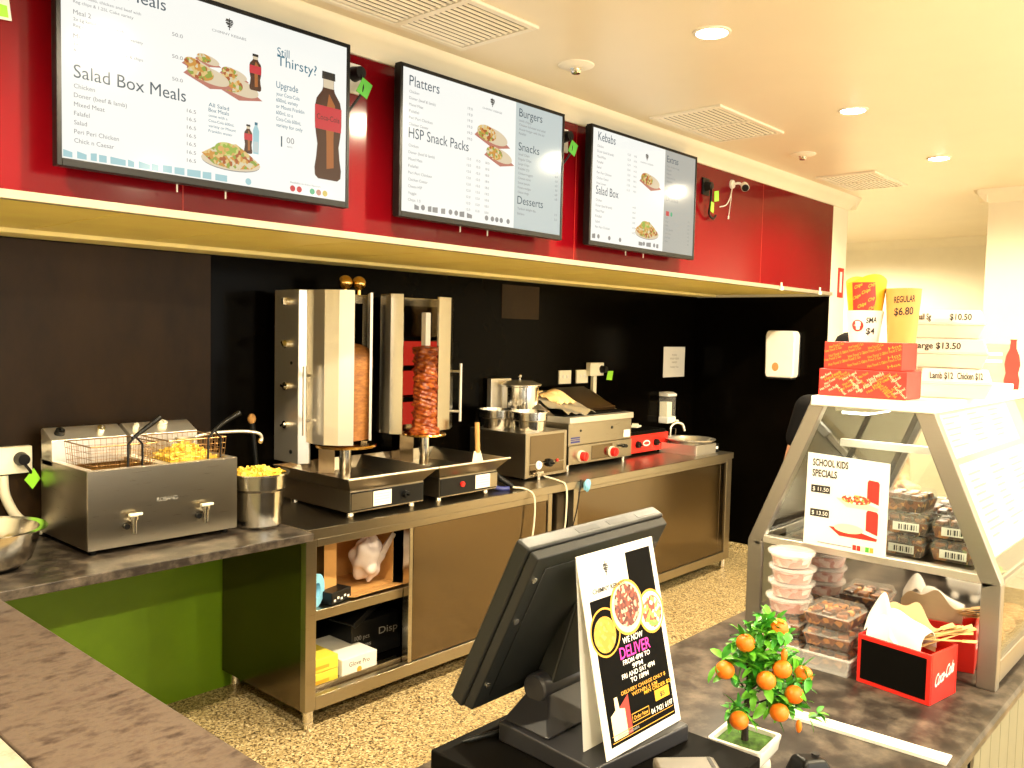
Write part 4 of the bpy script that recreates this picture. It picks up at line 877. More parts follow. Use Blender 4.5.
MB().hull([(-0.07, -0.03, 0.0), (0.035, -0.03, 0.0), (0.035, -0.027, 0), (-0.07, -0.027, 0)], [(-0.02, 0.0, 0.085), (0.03, 0.0, 0.085), (0.03, 0.003, 0.085), (-0.02, 0.003, 0.085)]).build('blade', 'steel_bright', t)
MB().tube([(0.008, 0.0, 0.075), (0.02, 0.02, 0.24)], 0.014, 10).build('handle', 'card', t)

# ------------------------------------------------------------------ bain-marie, griddle, contact grill, sink
lx, ly = 4.005, 3.53
t = thing('bain_marie', 'square stainless bain-marie with a dial and two round pots', 'food warmer', (lx, ly, 0.9))
MB().box(-0.195, 0.195, -0.23, 0.23, 0.012, 0.278).build('body', 'steel', t, bevel=0.004)
MB().box(-0.155, 0.165, -0.2325, -0.23, 0.095, 0.262).build('front_plate', 'steel_dark', t, bevel=0.001)
MB().box(-0.155, 0.165, -0.2325, -0.23, 0.03, 0.090).build('control_panel', 'steel_dark', t)
MB().lathe([(0, 0.008), (0.024, 0.008), (0.026, 0.0)], (-0.075, -0.2325, 0.083), 24, '-y').build('thermometer', 'gauge', t)
MB().rbox((-0.075, -0.2412, 0.088), (0.003, 0.001, 0.024)).build('needle', 'ink', t)
kn(0.02, -0.2325, 0.09, 0.026, 'black', (0, -1, 0), 0.022, par=t)
MB().cyl((0.10, -0.2325, 0.098), (0.10, -0.239, 0.098), 0.009).build('pilot_light', 'red', t)
MB().cyl((-0.10, -0.23, 0.028), (-0.10, -0.26, 0.028), 0.014).rbox((-0.10, -0.262, 0.045), (0.06, 0.012, 0.012)).cyl((-0.10, -0.255, 0.03), (-0.10, -0.255, 0.0), 0.010).build('drain_tap', 'chrome', t)
for x in (-0.16, 0.16):
    for y in (-0.19, 0.19): MB().cyl((x, y, 0), (x, y, 0.013), 0.016).build('foot', 'black', t)
def round_pot(loc, label):
    t = thing('round_pot', label, 'pot', loc, 0, 'pots in the bain-marie')
    MB().lathe([(0, 0.0), (0.100, 0.0), (0.104, 0.060), (0.113, 0.066), (0.114, 0.108), (0.124, 0.110), (0.124, 0.116), (0.108, 0.115), (0.100, 0.062), (0.096, 0.012), (0, 0.01)], n=40).build('pot_body', 'chrome', t)
    return t
round_pot((3.985, 3.425, 1.179), 'round steel pot in front on top of the bain-marie'); round_pot((3.93, 3.645, 1.179), 'round steel pot behind on top of the bain-marie')
t = thing('blue_cloth', 'small crumpled pale blue wipe hanging from the bench edge', 'cloth', (4.12, 3.075, 0.87))
o = crumple(18, 12, (0, 0, 0.0), (0.03, 0.015, 0.035), 8, 0.2); o.build('wipe', 'blue', t)

lx, ly = 4.65, 3.57
t = thing('gas_griddle', 'stainless gas griddle with two red knobs on its front', 'griddle', (lx, ly, 0.9))
MB().box(-0.36, 0.34, -0.21, 0.22, 0.16, 0.325).build('body', 'steel', t, bevel=0.003)
MB().box(-0.365, 0.345, -0.225, 0.225, 0.30, 0.342).build('top_rail', 'steel_bright', t, bevel=0.006)
MB().box(-0.35, 0.33, -0.20, 0.22, 0.04, 0.16).build('lower_box', 'steel_dark', t)
MB().box(-0.36, 0.34, -0.216, -0.20, 0.038, 0.158).build('control_panel', 'steel', t, bevel=0.002)
MB().box(-0.12, 0.11, -0.2185, -0.216, 0.052, 0.145).build('display_plate', 'steel_dark', t, bevel=0.001)
for x in (-0.235, 0.098):
    k = MB().cyl((x, -0.216, 0.088), (x, -0.232, 0.088), 0.036).build('knob_skirt', 'ivory', t)
    MB().cyl((x, -0.232, 0.088), (x, -0.262, 0.088), 0.032, 0.028).rbox((x, -0.264, 0.088), (0.010, 0.008, 0.05), ry=0.2).build('red_grip', 'red', k, bevel=0.002)
MB().cyl((0.245, -0.216, 0.115), (0.245, -0.24, 0.115), 0.012).rbox((0.225, -0.243, 0.115), (0.05, 0.01, 0.014)).build('igniter', 'black', t)
MB().box(-0.335, -0.24, -0.2106, -0.21, 0.175, 0.187).box(-0.335, -0.24, -0.2106, -0.21, 0.192, 0.198).box(-0.335, -0.24, -0.2106, -0.21, 0.203, 0.212).build('badge', 'navy', t)
MB().box(0.25, 0.325, -0.2106, -0.21, 0.172, 0.222).build('rating_sticker', 'paper', t)
MB().cyl((-0.235, -0.21, 0.25), (-0.235, -0.214, 0.25), 0.008).cyl((0.11, -0.21, 0.25), (0.11, -0.214, 0.25), 0.010).build('screw', 'grey_plastic', t)
o = MB()
for x0, x1 in ((-0.365, -0.355), (0.335, 0.345)): o.prism([(-0.10, 0.342), (0.225, 0.342), (0.225, 0.475), (0.15, 0.475)], 'x', x0, x1)
o.box(-0.355, 0.335, 0.215, 0.225, 0.342, 0.475); o.build('splash_guard', 'steel', t, bevel=0.002)
MB().box(-0.352, 0.332, -0.17, 0.213, 0.342, 0.352).build('hot_plate', 'black_matt', t, bevel=0.002)
for x in (-0.32, 0.30):
    for y in (-0.17, 0.17): MB().cyl((x, y, 0), (x, y, 0.041), 0.016).build('leg', 'chrome', t)
t = thing('grill_press', 'flat dark brown steel lid leaning on the griddle plate', 'grill lid', (4.77, 3.615, 1.256))
MB().rbox((0, 0, 0.075), (0.36, 0.30, 0.012), rx=0.42).rbox((0.0, -0.137, 0.012), (0.36, 0.014, 0.024), rx=0.42).build('panel', 'brown_steel', t, bevel=0.003)
t = thing('foil_sheet', 'creased foil wrap with toasted bread on the griddle', 'foil', (4.45, 3.57, 1.254))
rnd = random.Random(12); ph = [rnd.uniform(0, 6) for _ in range(4)]
MB().grid(lambda u, v: (-0.14+0.29*u, -0.19+0.36*v, 0.006+0.105*v+0.012*math.sin(9*u+ph[0]+5*v)*math.sin(7*v+ph[1])+0.008*math.sin(17*u+11*v)), 26, 22, 0.002).build('foil', 'steel_bright', t)
MB().grid(lambda u, v: (-0.08+0.20*u, -0.05+0.16*v, 0.062+0.05*v+0.05*math.sin(PI*u)*math.sin(PI*v)**0.5+0.006*math.sin(21*u+13*v)), 20, 14, 0.006).build('flat_bread', 'wood', t)
t = thing('contact_grill', 'red-fronted electric contact grill beside the griddle', 'contact grill', (5.37, 3.63, 0.9))
MB().box(-0.27, 0.27, -0.16, 0.16, 0.02, 0.155).build('body', 'steel_dark', t, bevel=0.004)
MB().box(-0.272, 0.272, -0.165, -0.16, 0.022, 0.150).build('red_front', 'red_paint', t, bevel=0.002)
for x in (-0.14, 0.10): kn(x, -0.165, 0.083, 0.026, 'black', (0, -1, 0), 0.025, par=t)
MB().prism(ell((-0.02, 0.085), 0.045, 0.022, 28), 'y', -0.1665, -0.165).build('badge', 'white_ink', t)
MB().prism(ell((-0.02, 0.085), 0.036, 0.012, 28), 'y', -0.1671, -0.1665).build('badge_band', 'pastel_red', t)
MB().box(-0.26, 0.26, -0.15, 0.15, 0.155, 0.172).build('hot_plate', 'black_matt', t, bevel=0.003)
o = MB()
for i in range(12): o.box(-0.25+i*0.043, -0.24+i*0.043, -0.14, 0.14, 0.172, 0.178)
o.build('plate_ribs', 'black_matt', t)
for x in (-0.23, 0.23):
    for y in (-0.12, 0.12): MB().cyl((x, y, 0), (x, y, 0.021), 0.02).build('foot', 'black', t)
for dx, dy, s in ((-0.19, 0.02, 'pale folded cloth on the contact grill, nearer the griddle'), (0.07, 0.0, 'pale folded cloth on the contact grill, nearer the sink')):
    o = MB().rbox((0, 0, 0.008), (0.11, 0.07, 0.014), rz=0.3).rbox((0.02, 0.01, 0.02), (0.08, 0.05, 0.010), rz=0.6); o = tag(o.build('folded_cloth', 'ivory', bevel=0.004), s, 'cloth', 'cloths on the contact grill'); o.location = (5.37+dx, 3.63+dy, 1.079)
t = thing('hand_basin', 'round stainless hand basin on a low steel box at the end of the bench', 'sink', (5.745, 3.335, 0.9))
MB().lathe([(0.0, 0.012), (0.06, 0.014), (0.13, 0.040), (0.165, 0.092), (0.188, 0.097), (0.190, 0.104), (0.160, 0.101), (0.124, 0.048), (0.06, 0.022), (0.0, 0.020)], n=44).build('bowl', 'steel_bright', t)
MB().cyl((0, 0, 0.0205), (0, 0, 0.024), 0.022).build('drain', 'chrome', t)
MB().box(-0.19, 0.10, -0.165, 0.15, 0.0, 0.012).box(-0.19, 0.10, -0.165, -0.155, 0.012, 0.075).box(-0.19, 0.10, 0.14, 0.15, 0.012, 0.075).box(-0.19, -0.18, -0.155, 0.14, 0.012, 0.075).box(0.09, 0.10, -0.155, 0.14, 0.012, 0.075).build('support_box', 'steel_bright', t, bevel=0.003)
MB().box(0.102, 0.175, -0.15, -0.06, 0.0, 0.066).build('knee_valve', 'black', t, bevel=0.004)
MB().prism(ell((0.14, 0.036), 0.018, 0.012, 20), 'y', -0.151, -0.15).build('valve_badge', 'white_ink', t)
t = thing('tap', 'curved chrome tap arching over the back of the hand basin', 'tap', (5.80, 3.545, 0.9))
MB().tube([(0, 0, 0), (0, 0, 0.13), (0.01, -0.005, 0.175), (0.045, -0.03, 0.20), (0.09, -0.055, 0.185), (0.105, -0.065, 0.135)], 0.012, 12, 6).cyl((0, 0, 0), (0, 0, 0.02), 0.026, 0.02).build('spout', 'chrome', t)
MB().rbox((0.07, -0.0, 0.10), (0.03, 0.03, 0.10), ry=0.1).rbox((0.07, 0, 0.03), (0.014, 0.014, 0.06)).build('lever', 'steel_dark', t, bevel=0.005)
# ------------------------------------------------------------------ behind, on the bench and the wall
for x, y, s in ((3.97, 3.765, 'low steel box standing against the wall behind the bain-marie'),):
    t = thing('steel_box', s, 'container', (4.09, 3.775, 1.179))
    MB().box(-0.10, 0.09, -0.02, 0.018, 0.0, 0.295).build('box', 'steel_bright', t, bevel=0.004)
t = thing('pot_with_lid', 'lidded steel pot on the back edge of the griddle top', 'pot', (4.20, 3.70, 1.18))
MB().lathe([(0, 0.0), (0.12, 0.0), (0.125, 0.02), (0.125, 0.24), (0.135, 0.245), (0.135, 0.252), (0.0, 0.250)], n=36).build('pot_body', 'chrome', t)
MB().lathe([(0.14, 0.252), (0.142, 0.258), (0.09, 0.278), (0.0, 0.285)], n=36).build('lid', 'steel_bright', t)
MB().cyl((0, 0, 0.283), (0, 0, 0.30), 0.006).ball((0, 0, 0.31), 0.014).build('lid_knob', 'chrome', t)
MB().tube([(0.12, -0.03, 0.2), (0.17, -0.05, 0.21), (0.17, 0.0, 0.21), (0.125, 0.01, 0.2)], 0.006, 6, 3).build('side_handle', 'chrome', t)
for x, s in ((4.797, 'plain ivory double wall switch plate above the griddle, farther from the outlet box'), (4.995, 'plain ivory double wall switch plate above the griddle, next to the outlet box')):
    t = thing('switch_plate', s, 'wall switch', (x, 3.81, 1.467), 0, 'switch plates above the griddle')
    MB().box(-0.068, 0.068, -0.012, 0.002, -0.052, 0.044).build('plate', 'ivory', t, bevel=0.004)
    MB().box(-0.03, -0.015, -0.016, -0.012, -0.012, 0.012).box(0.015, 0.03, -0.016, -0.012, -0.012, 0.012).build('rocker', 'white', t, bevel=0.001)
t = thing('wall_outlet', 'ivory power outlet with black plug and lime tag above the griddle', 'power outlet', (5.155, 3.80, 1.515))
MB().box(-0.115, 0.05, -0.04, 0.003, -0.048, 0.048).build('housing', 'ivory', t, bevel=0.005)
MB().cyl((0.02, -0.04, 0.0), (0.02, -0.085, 0.0), 0.028, 0.022).build('plug', 'black', t)
MB().prism([(0.015, -0.075), (0.085, -0.08), (0.10, -0.012), (0.035, -0.012)], 'y', -0.089, -0.086).build('test_tag', 'lime', t)
MB().box(-0.055, -0.015, -0.025, 0.003, -0.27, -0.048).build('conduit', 'ivory', t, bevel=0.004)
t = thing('paper_notice', 'white paper notice taped to the black wall', 'notice', (6.255, 3.808, 1.555))
MB().box(-0.165, 0.165, -0.003, 0, -0.125, 0.125).build('sheet', 'paper', t)
o = MB()
for i, (z, s) in enumerate(((0.05, 'PLEASE'), (0.02, 'WASH YOUR'), (-0.01, 'HANDS'), (-0.05, 'THANK YOU'))): o.text(s, (0, -0.0036, z), U, V_, 0.016, None, 'C')
o.build('lettering', 'grey_ink', t)
t = thing('soap_dispenser', 'clear wall soap dispenser half full, beside the sink', 'soap dispenser', (6.10, 3.805, 1.06))
MB().box(-0.09, 0.09, -0.09, 0, 0.0, 0.055).build('pump_base', 'white', t, bevel=0.01)
MB().box(-0.085, 0.085, -0.085, 0, 0.055, 0.22).build('reservoir', 'clear', t, bevel=0.006)
MB().box(-0.078, 0.02, -0.078, -0.004, 0.056, 0.175).build('soap', 'ivory', t, bevel=0.004)
MB().prism([(-0.09, 0.0), (-0.09, 0.018), (-0.06, 0.032), (0.0, 0.034), (0.0, 0.0)], 'x', -0.09, 0.09).xf(Matrix.Translation((0, 0, 0.22))).build('lid', 'white', t, bevel=0.003)
MB().rbox((0.075, -0.10, 0.012), (0.04, 0.03, 0.03)).build('push_button', 'white', t, bevel=0.004)
t.scale = (0.72, 1.0, 1.0)
t = thing('towel_dispenser', 'white paper towel dispenser on the black end wall', 'towel dispenser', (6.588, 2.995, 1.645))
o = MB().prism([(-0.118, -0.155), (-0.108, -0.185), (0.108, -0.185), (0.118, -0.155), (0.123, 0.15), (0.108, 0.185), (-0.108, 0.185), (-0.123, 0.15)], 'x', -0.105, 0.0)
o.build('cover', 'white', t, bevel=0.014, seg=3)
MB().prism(ell((0.03, -0.10), 0.028, 0.034, 24), 'x', -0.1058, -0.104).build('level_window', 'card', t)
MB().box(-0.10, -0.01, -0.10, 0.10, -0.198, -0.185).build('towel_slot', 'black', t)
MB().box(-0.012, 0.0, -0.128, 0.115, -0.17, 0.17).build('back_plate', 'black', t, bevel=0.004)
t = thing('power_board', 'white power board hanging between the two steel cabinets', 'power board', (3.93, 3.30, 0.55))
MB().box(-0.035, 0.035, -0.02, 0.02, -0.12, 0.24).build('housing', 'white', t, bevel=0.006)
MB().cyl((0, -0.02, -0.08), (0, -0.06, -0.08), 0.024, 0.02).build('plug', 'black', t)
MB().tube([(0, -0.0, 0.24), (0.01, 0.05, 0.29), (0.0, 0.3, 0.32), (0, 0.49, 0.30)], 0.005, 6, 4).build('feed_cord', 'white', t)
def cord(pts, label, mat='cord', r=0.005):
    p0 = pts[0]; o = MB().tube([(x-p0[0], y-p0[1], z-p0[2]) for x, y, z in pts], r, 8, 6).build('trailing_lead', mat)
    o.location = p0; return tag(o, label, 'lead')
t = thing('dark_plug', 'dark cord grip and connector lying between the kebab grill and the bain-marie', 'plug', (3.52, 3.21, 0.9))
MB().tube([(-0.03, 0.06, 0.09), (0.0, 0.01, 0.055), (0.03, -0.05, 0.018)], [0.022, 0.014], 10, 4).build('grip', 'black', t)
MB().tube([(-0.09, 0.03, 0.03), (-0.04, -0.02, 0.012), (0.0, -0.05, 0.012)], 0.012, 8, 4).build('second_cord', 'navy', t)
cord([(3.55, 3.16, 0.915), (3.60, 3.11, 0.905), (3.635, 3.075, 0.86), (3.63, 3.07, 0.70), (3.585, 3.07, 0.50), (3.545, 3.07, 0.35), (3.54, 3.07, 0.15)], 'pale cord hanging over the bench edge from the dark plug')
cord([(3.92, 3.245, 0.925), (3.93, 3.15, 0.912), (3.93, 3.085, 0.885), (3.925, 3.075, 0.75), (3.91, 3.075, 0.62), (3.90, 3.10, 0.45)], 'pale cord hanging over the bench edge from the bain-marie')
cord([(4.09, 3.10, 0.903), (4.06, 3.08, 0.87), (4.02, 3.08, 0.7), (3.96, 3.10, 0.55), (3.94, 3.20, 0.47)], 'black cord hanging between the two steel cabinets', 'black', 0.004)

# ================================================================== front counter
t = thing('service_counter', 'dark stone-look service counter carrying the till and the glass showcase', 'counter', (2.6, 0.86, 0))
MB().prism([(-0.395, 0.868), (-0.388, 0.860), (0.39, 0.860), (0.39, 0.90), (-0.380, 0.90), (-0.391, 0.896), (-0.396, 0.886)], 'x', -1.52, 1.75).build('worktop', 'laminate', t, angle=20)
o = MB(); o.box(-1.48, 1.72, -0.35, 0.36, 0.0, 0.860); o.build('carcass', 'carcass', t)
o = MB()
for i in range(33): o.box(-1.48+i*0.097, -1.48+i*0.097+0.093, -0.358, -0.35, 0.0, 0.858)
o.build('front_boards', 'counter_front', t, bevel=0.002)
MB().prism(ell((-0.42, 0.80), 0.016, 0.022, 20), 'y', -0.364, -0.358).build('lock', 'black', t)

# ------------------------------------------------------------------ till
t = thing('cash_drawer', 'black cash drawer on the counter under the touch-screen till', 'cash drawer', (1.17, 0.84, 0.9))
MB().box(-0.187, 0.187, -0.21, 0.21, 0.004, 0.16).build('case', 'black_matt', t, bevel=0.004)
MB().box(-0.17, 0.17, 0.21, 0.216, 0.02, 0.145).build('drawer_front', 'black', t, bevel=0.002)
MB().cyl((0, 0.216, 0.085), (0, 0.222, 0.085), 0.010).build('lock', 'chrome', t)
tag(MB().cyl((0, 0, 0), (0.09, -0.026, 0.0), 0.0042).cyl((-0.012, 0.0035, 0), (0, 0, 0), 0.0012, 0.004).cyl((0.09, -0.026, 0.0), (0.10, -0.029, 0.0), 0.0035).build('pen', 'grey_plastic'), 'dark pen lying on the cash drawer beside the till foot', 'pen').location = (1.045, 1.020, 1.0655)

t = thing('touch_till', 'charcoal touch-screen till seen from behind, tilted back on its stand', 'till', (1.175, 0.90, 1.06))
T0 = Vector((1.175, 0.90, 1.06))
BLv = Vector((1.034, 1.03, 1.122))-T0; w = 0.40; upv = Vector((0, -0.14, 0.29)).normalized(); bk = Vector((1, 0, 0)).cross(upv); h = 0.338
def SP(u, v, d): return BLv+Vector((1, 0, 0))*u+upv*v+bk*d       # d grows toward the back of the housing
def quadbox(u0, u1, v0, v1, d0, d1, iu=0.0, iv=0.0, mb=None):
    mb = mb or MB()
    return mb.hull([SP(u0, v0, d0), SP(u1, v0, d0), SP(u1, v1, d0), SP(u0, v1, d0)], [SP(u0+iu, v0+iv, d1), SP(u1-iu, v0+iv, d1), SP(u1-iu, v1-iv, d1), SP(u0+iu, v1-iv, d1)])
quadbox(0, w, 0, h, -0.030, 0.0).build('front_bezel', 'grey_plastic', t, bevel=0.005)
quadbox(0.004, w-0.004, 0.004, h-0.004, 0.0, 0.018, 0.004, 0.004).build('rear_shell', 'grey_plastic', t, bevel=0.003)
quadbox(0.036, w-0.036, 0.03, h-0.03, 0.018, 0.030, 0.03, 0.03).build('rear_bulge', 'grey_plastic', t, bevel=0.004)
quadbox(0.012, w-0.012, 0.014, h-0.012, -0.0312, -0.030).build('screen', 'black', t)
o = MB()
for u, v in ((0.022, 0.06), (0.022, 0.20), (0.022, 0.285), (w-0.022, 0.06), (w-0.022, 0.285)):
    c = SP(u, v, 0.0181); o.cyl(c, c+bk*0.002, 0.0055)
o.build('screw', 'chrome', t)
o = MB()
for i in range(3): quadbox(0.14+0.09*i, 0.20+0.09*i, h-0.006, h+0.0005, -0.02, -0.008, mb=o)
o.build('top_vents', 'black', t)
hz, hy = 0.088, 0.052
MB().cyl((-0.035, hy-0.0, hz), (0.14, hy-0.0, hz), 0.026, n=28).cyl((-0.039, hy, hz), (-0.035, hy, hz), 0.0225, 0.026, 28).build('hinge_barrel', 'pos_base', t)
MB().hull([(-0.02, hy-0.022, hz), (0.125, hy-0.022, hz), (0.125, hy+0.02, hz), (-0.02, hy+0.02, hz)], [(0.02, hy-0.045, hz+0.150), (0.105, hy-0.045, hz+0.150), (0.105, hy-0.020, hz+0.150), (0.02, hy-0.020, hz+0.150)]).build('arm', 'grey_plastic', t, bevel=0.004)
MB().hull([(-0.10, -0.125, 0.0), (0.148, -0.15, 0.0), (0.16, 0.09, 0.0), (-0.088, 0.09, 0.0)], [(-0.10, -0.125, 0.03), (0.148, -0.15, 0.03), (0.16, 0.088, 0.036), (-0.088, 0.088, 0.036)]).build('base_plate', 'pos_base', t, bevel=0.004)
MB().hull([(-0.085, -0.02, 0.034), (0.155, -0.02, 0.034), (0.155, 0.088, 0.036), (-0.080, 0.088, 0.036)], [(-0.022, hy-0.022, hz-0.004), (0.125, hy-0.022, hz-0.004), (0.125, hy+0.02, hz-0.004), (-0.022, hy+0.02, hz-0.004)]).build('foot', 'pos_base', t, bevel=0.005)
t = thing('receipt_printer', 'grey-green receipt printer corner just showing in front of the till', 'printer', (1.165, 0.668, 1.06), 0.8)
MB().box(-0.04, 0.04, -0.06, 0.04, 0.0, 0.038).build('case', 'printer_grey', t, bevel=0.006)
MB().box(-0.032, 0.032, -0.052, -0.046, 0.038, 0.0388).build('paper_slot', 'black', t)
MB().box(-0.0405, -0.04, -0.05, 0.03, 0.010, 0.012).build('case_seam', 'black', t)

# ------------------------------------------------------------------ tent flyer
FL0 = Vector((1.107, 0.772, 1.092)); fu = Vector((1, -0.02, 0)).normalized(); FT = Vector((1.107, 0.845, 1.408)); fw = (FT-FL0); FH = fw.length; fw.normalize(); FW = 0.217
fn_ = fu.cross(fw)
t = thing('tent_flyer', 'white A-frame flyer saying WE NOW DELIVER, standing on the till base', 'flyer', FL0)
def FP(u, v, d=0.0): return fu*(u*FW)+fw*((1-v)*FH)+fn_*d
def fsheet(mb, pts, d): return mb.poly([FP(u, v, d) for u, v in pts])
MB().hull([FP(0, 1, 0), FP(1, 1, 0), FP(1, 0, 0), FP(0, 0, 0)], [FP(0, 1, -0.0015), FP(1, 1, -0.0015), FP(1, 0, -0.0015), FP(0, 0, -0.0015)]).build('front_sheet', 'paper', t)
bt = [Vector((0.0, 0.046, 0.0)), Vector((FW, 0.042, 0.0))]
MB().hull([bt[0], bt[1], FP(1, 0, -0.002), FP(0, 0, -0.002)], [bt[0]+Vector((0, 0.0015, 0)), bt[1]+Vector((0, 0.0015, 0)), FP(1, 0, -0.0005), FP(0, 0, -0.0005)]).build('back_sheet', 'paper', t)
fsheet(MB(), [(0.075, 0.235), (0.60, 0.235), (0.60, 0.045), (0.94, 0.045), (0.94, 0.955), (0.075, 0.955)], 0.0003).build('black_panel', 'black_matt', t)
def circ(mat, c, r, d, name='food_circle', k=1.0):
    a = r; b = r*FW/FH*k
    fsheet(MB(), ell(c, a, b, 36), d).build(name, mat, t)
circ('gold_ink', (0.21, 0.405), 0.185, 0.0004); circ('black_matt', (0.21, 0.405), 0.170, 0.0005); circ('gold_food', (0.20, 0.415), 0.135, 0.0006); 
circ('gold_ink', (0.83, 0.385), 0.175, 0.0004); circ('white_ink', (0.83, 0.385), 0.155, 0.0005); circ('salad_food', (0.84, 0.39), 0.13, 0.0006)
circ('gold_ink', (0.52, 0.32), 0.215, 0.0007); circ('cream_ink', (0.52, 0.32), 0.195, 0.0008); circ('red_food', (0.52, 0.31), 0.165, 0.0009)
def ft(part, mat, s, u, v, hh, fit=None, al='C', d=0.001): MB().text(s, FP(u, v, d), fu, fw, hh, fit, al, bold=0.012).build(part, mat, t)
ft('lettering', 'white_ink', 'WE NOW', 0.53, 0.495, 0.010, 0.058)
ft('deliver_lettering', 'pink_ink', 'DELIVER', 0.54, 0.565, 0.019, 0.088)
for i, (s, wd) in enumerate((('FROM 4PM TO', 0.078), ('9PM', 0.030), ('FRI AND SAT 4PM', 0.095), ('TO 10PM', 0.052))): ft('lettering', 'white_ink', s, 0.54, 0.597+i*0.033, 0.0078, wd)
ft('lettering', 'gold_ink', 'DELIVERY CHARGE ONLY $', 0.58, 0.735, 0.006, 0.13); ft('lettering', 'gold_ink', 'WITHIN 5 KM', 0.58, 0.762, 0.006, 0.075)
fsheet(MB(), [(0.70, 0.79), (0.90, 0.79), (0.90, 0.845), (0.70, 0.845)], 0.0004).build('price_panel', 'yellow_paper', t)
ft('lettering', 'yellow_paper', 'MIN ORDER $25', 0.76, 0.782, 0.006, 0.085); ft('lettering', 'ink', '$5', 0.80, 0.832, 0.008, 0.014)
fsheet(MB(), [(0.12, 0.93), (0.30, 0.93), (0.30, 0.80), (0.235, 0.79), (0.225, 0.73), (0.185, 0.73), (0.185, 0.79), (0.12, 0.81)], 0.0004).build('bottle_print', 'cream_ink', t)
fsheet(MB(), [(0.20, 0.80), (0.36, 0.74), (0.36, 0.93), (0.30, 0.93)], 0.00035).build('bottle_print', 'maroon', t)
o = MB()
for a in ((0.37, 0.845, 0.60, 0.849), (0.37, 0.885, 0.60, 0.889), (0.37, 0.845, 0.375, 0.889), (0.595, 0.845, 0.60, 0.889), (0.10, 0.936, 0.92, 0.940), (0.10, 0.905, 0.92, 0.908)): fsheet(o, [(a[0], a[1]), (a[2], a[1]), (a[2], a[3]), (a[0], a[3])], 0.0006)
o.build('gold_lines', 'gold_ink', t)
ft('lettering', 'gold_ink', 'Order Now', 0.485, 0.878, 0.0065, 0.042); ft('lettering', 'white_ink', '04 7421 6197', 0.77, 0.896, 0.0085, 0.065); ft('lettering', 'grey_ink', 'chimnykebabs', 0.30, 0.925, 0.005, 0.06)
o = MB(); c0 = (0.33, 0.095)
for i, (a, c) in enumerate(((0.34, -0.30), (0.40, -0.16), (0.36, -0.02), (0.28, 0.12), (0.18, 0.26))):
    k = 0.085; kk = k*FW/FH*1.15; P = lambda x, y: (c0[0]+x*k, c0[1]+y*kk); fsheet(o, [P(-a, c+0.05-(0.06 if i % 2 else 0)), P(a, c+0.05), P(a*0.9, c-0.06), P(-a*0.9, c-0.09)], 0.0004)
fsheet(o, [P(-0.05, -0.6), P(0.05, -0.6), P(0.04, 0.6), P(-0.04, 0.6)], 0.00045)
o.build('logo', 'ink', t); ft('logo_lettering', 'ink', 'CHIMNY KEBABS', 0.33, 0.205, 0.008, 0.088)

# ------------------------------------------------------------------ small orange tree
t = thing('orange_tree', 'small artificial orange tree in a white footed pot', 'plant', (1.585, 0.772, 0.9), math.radians(4))
Rz = Matrix.Rotation(math.radians(-4), 4, 'Z')
po = MB(); pr = [(0.030, 0.020), (0.040, 0.024), (0.052, 0.044), (0.0545, 0.062), (0.056, 0.066), (0.056, 0.072), (0.048, 0.072), (0.046, 0.060)]
def sqr(r, z, n=6):
    c = r*0.16; pts = []
    for sx, sy, a0 in ((1, 1, 0), (-1, 1, 90), (-1, -1, 180), (1, -1, 270)):
        for i in range(n+1):
            a = math.radians(a0+90*i/n); pts.append(Vector((sx*(r-c)+c*math.cos(a), sy*(r-c)+c*math.sin(a), z)))
    return pts
rings = [sqr(r*1.0, z) for r, z in pr]; m = len(rings[0]); vs = [v for r_ in rings for v in r_]; fs = [tuple(range(m-1, -1, -1))]
for j in range(len(rings)-1): fs += [(j*m+i, j*m+(i+1) % m, (j+1)*m+(i+1) % m, (j+1)*m+i) for i in range(m)]
po.add(vs, fs); po.build('pot', 'ceramic', t)
for sx in (-1, 1):
    for sy in (-1, 1): MB().lathe([(0, 0.0), (0.011, 0.001), (0.014, 0.010), (0.012, 0.022), (0.008, 0.028), (0, 0.028)], (sx*0.030, sy*0.030, 0), 14).build('pot_foot', 'ceramic', t)
MB().add([v for v in sqr(0.047, 0.064)], [tuple(range(28))]).build('moss', 'moss', t)
def W2L(x, y, z): return Rz @ Vector((x-1.585, y-0.772, z-0.9))
fruit = [(1.564, 0.772, 1.172), (1.537, 0.802, 1.12), (1.587, 0.746, 1.109), (1.612, 0.719, 1.124), (1.556, 0.781, 1.024), (1.607, 0.724, 1.044), (1.629, 0.7, 1.075), (1.647, 0.68, 1.102), (1.609, 0.721, 1.200)]
vd = Vector((0.743, 0.667, 0)); rnd = random.Random(21); FP_ = []
for i, (x, y, z) in enumerate(fruit):
    k = (-0.012, -0.02, -0.04, -0.02, -0.03, -0.035, -0.022, 0.01, 0.0)[i]; FP_.append(W2L(x+vd.x*k, y+vd.y*k, z))
for c in FP_:
    MB().ball(c, 0.0187, (1, 1, 0.94), 18).build('orange', 'orange', t)
for x, y, z in ((1.614, 0.716, 1.150), (1.637, 0.690, 1.008)):
    c = W2L(x-0.01, y-0.01, z); MB().ball(c, 0.008, (0.8, 0.8, 1.7), 10).build('orange_bud', 'orange', t)
tr = MB().tube([(0, 0, 0.055), (0.004, 0.002, 0.09), (-0.004, 0.0, 0.125), (0.006, -0.004, 0.165), (0.0, 0, 0.21), (0.004, 0, 0.27)], [0.008, 0.004], 8, 4)
for c in FP_: tr.tube([(0, 0, max(0.10, c.z*0.75)), (c.x*0.5, c.y*0.5, c.z*0.9), (c.x*0.9, c.y*0.9, c.z-0.0)], 0.0018, 5, 3)
tr.build('trunk', 'bark', t)
lf = [MB(), MB()]
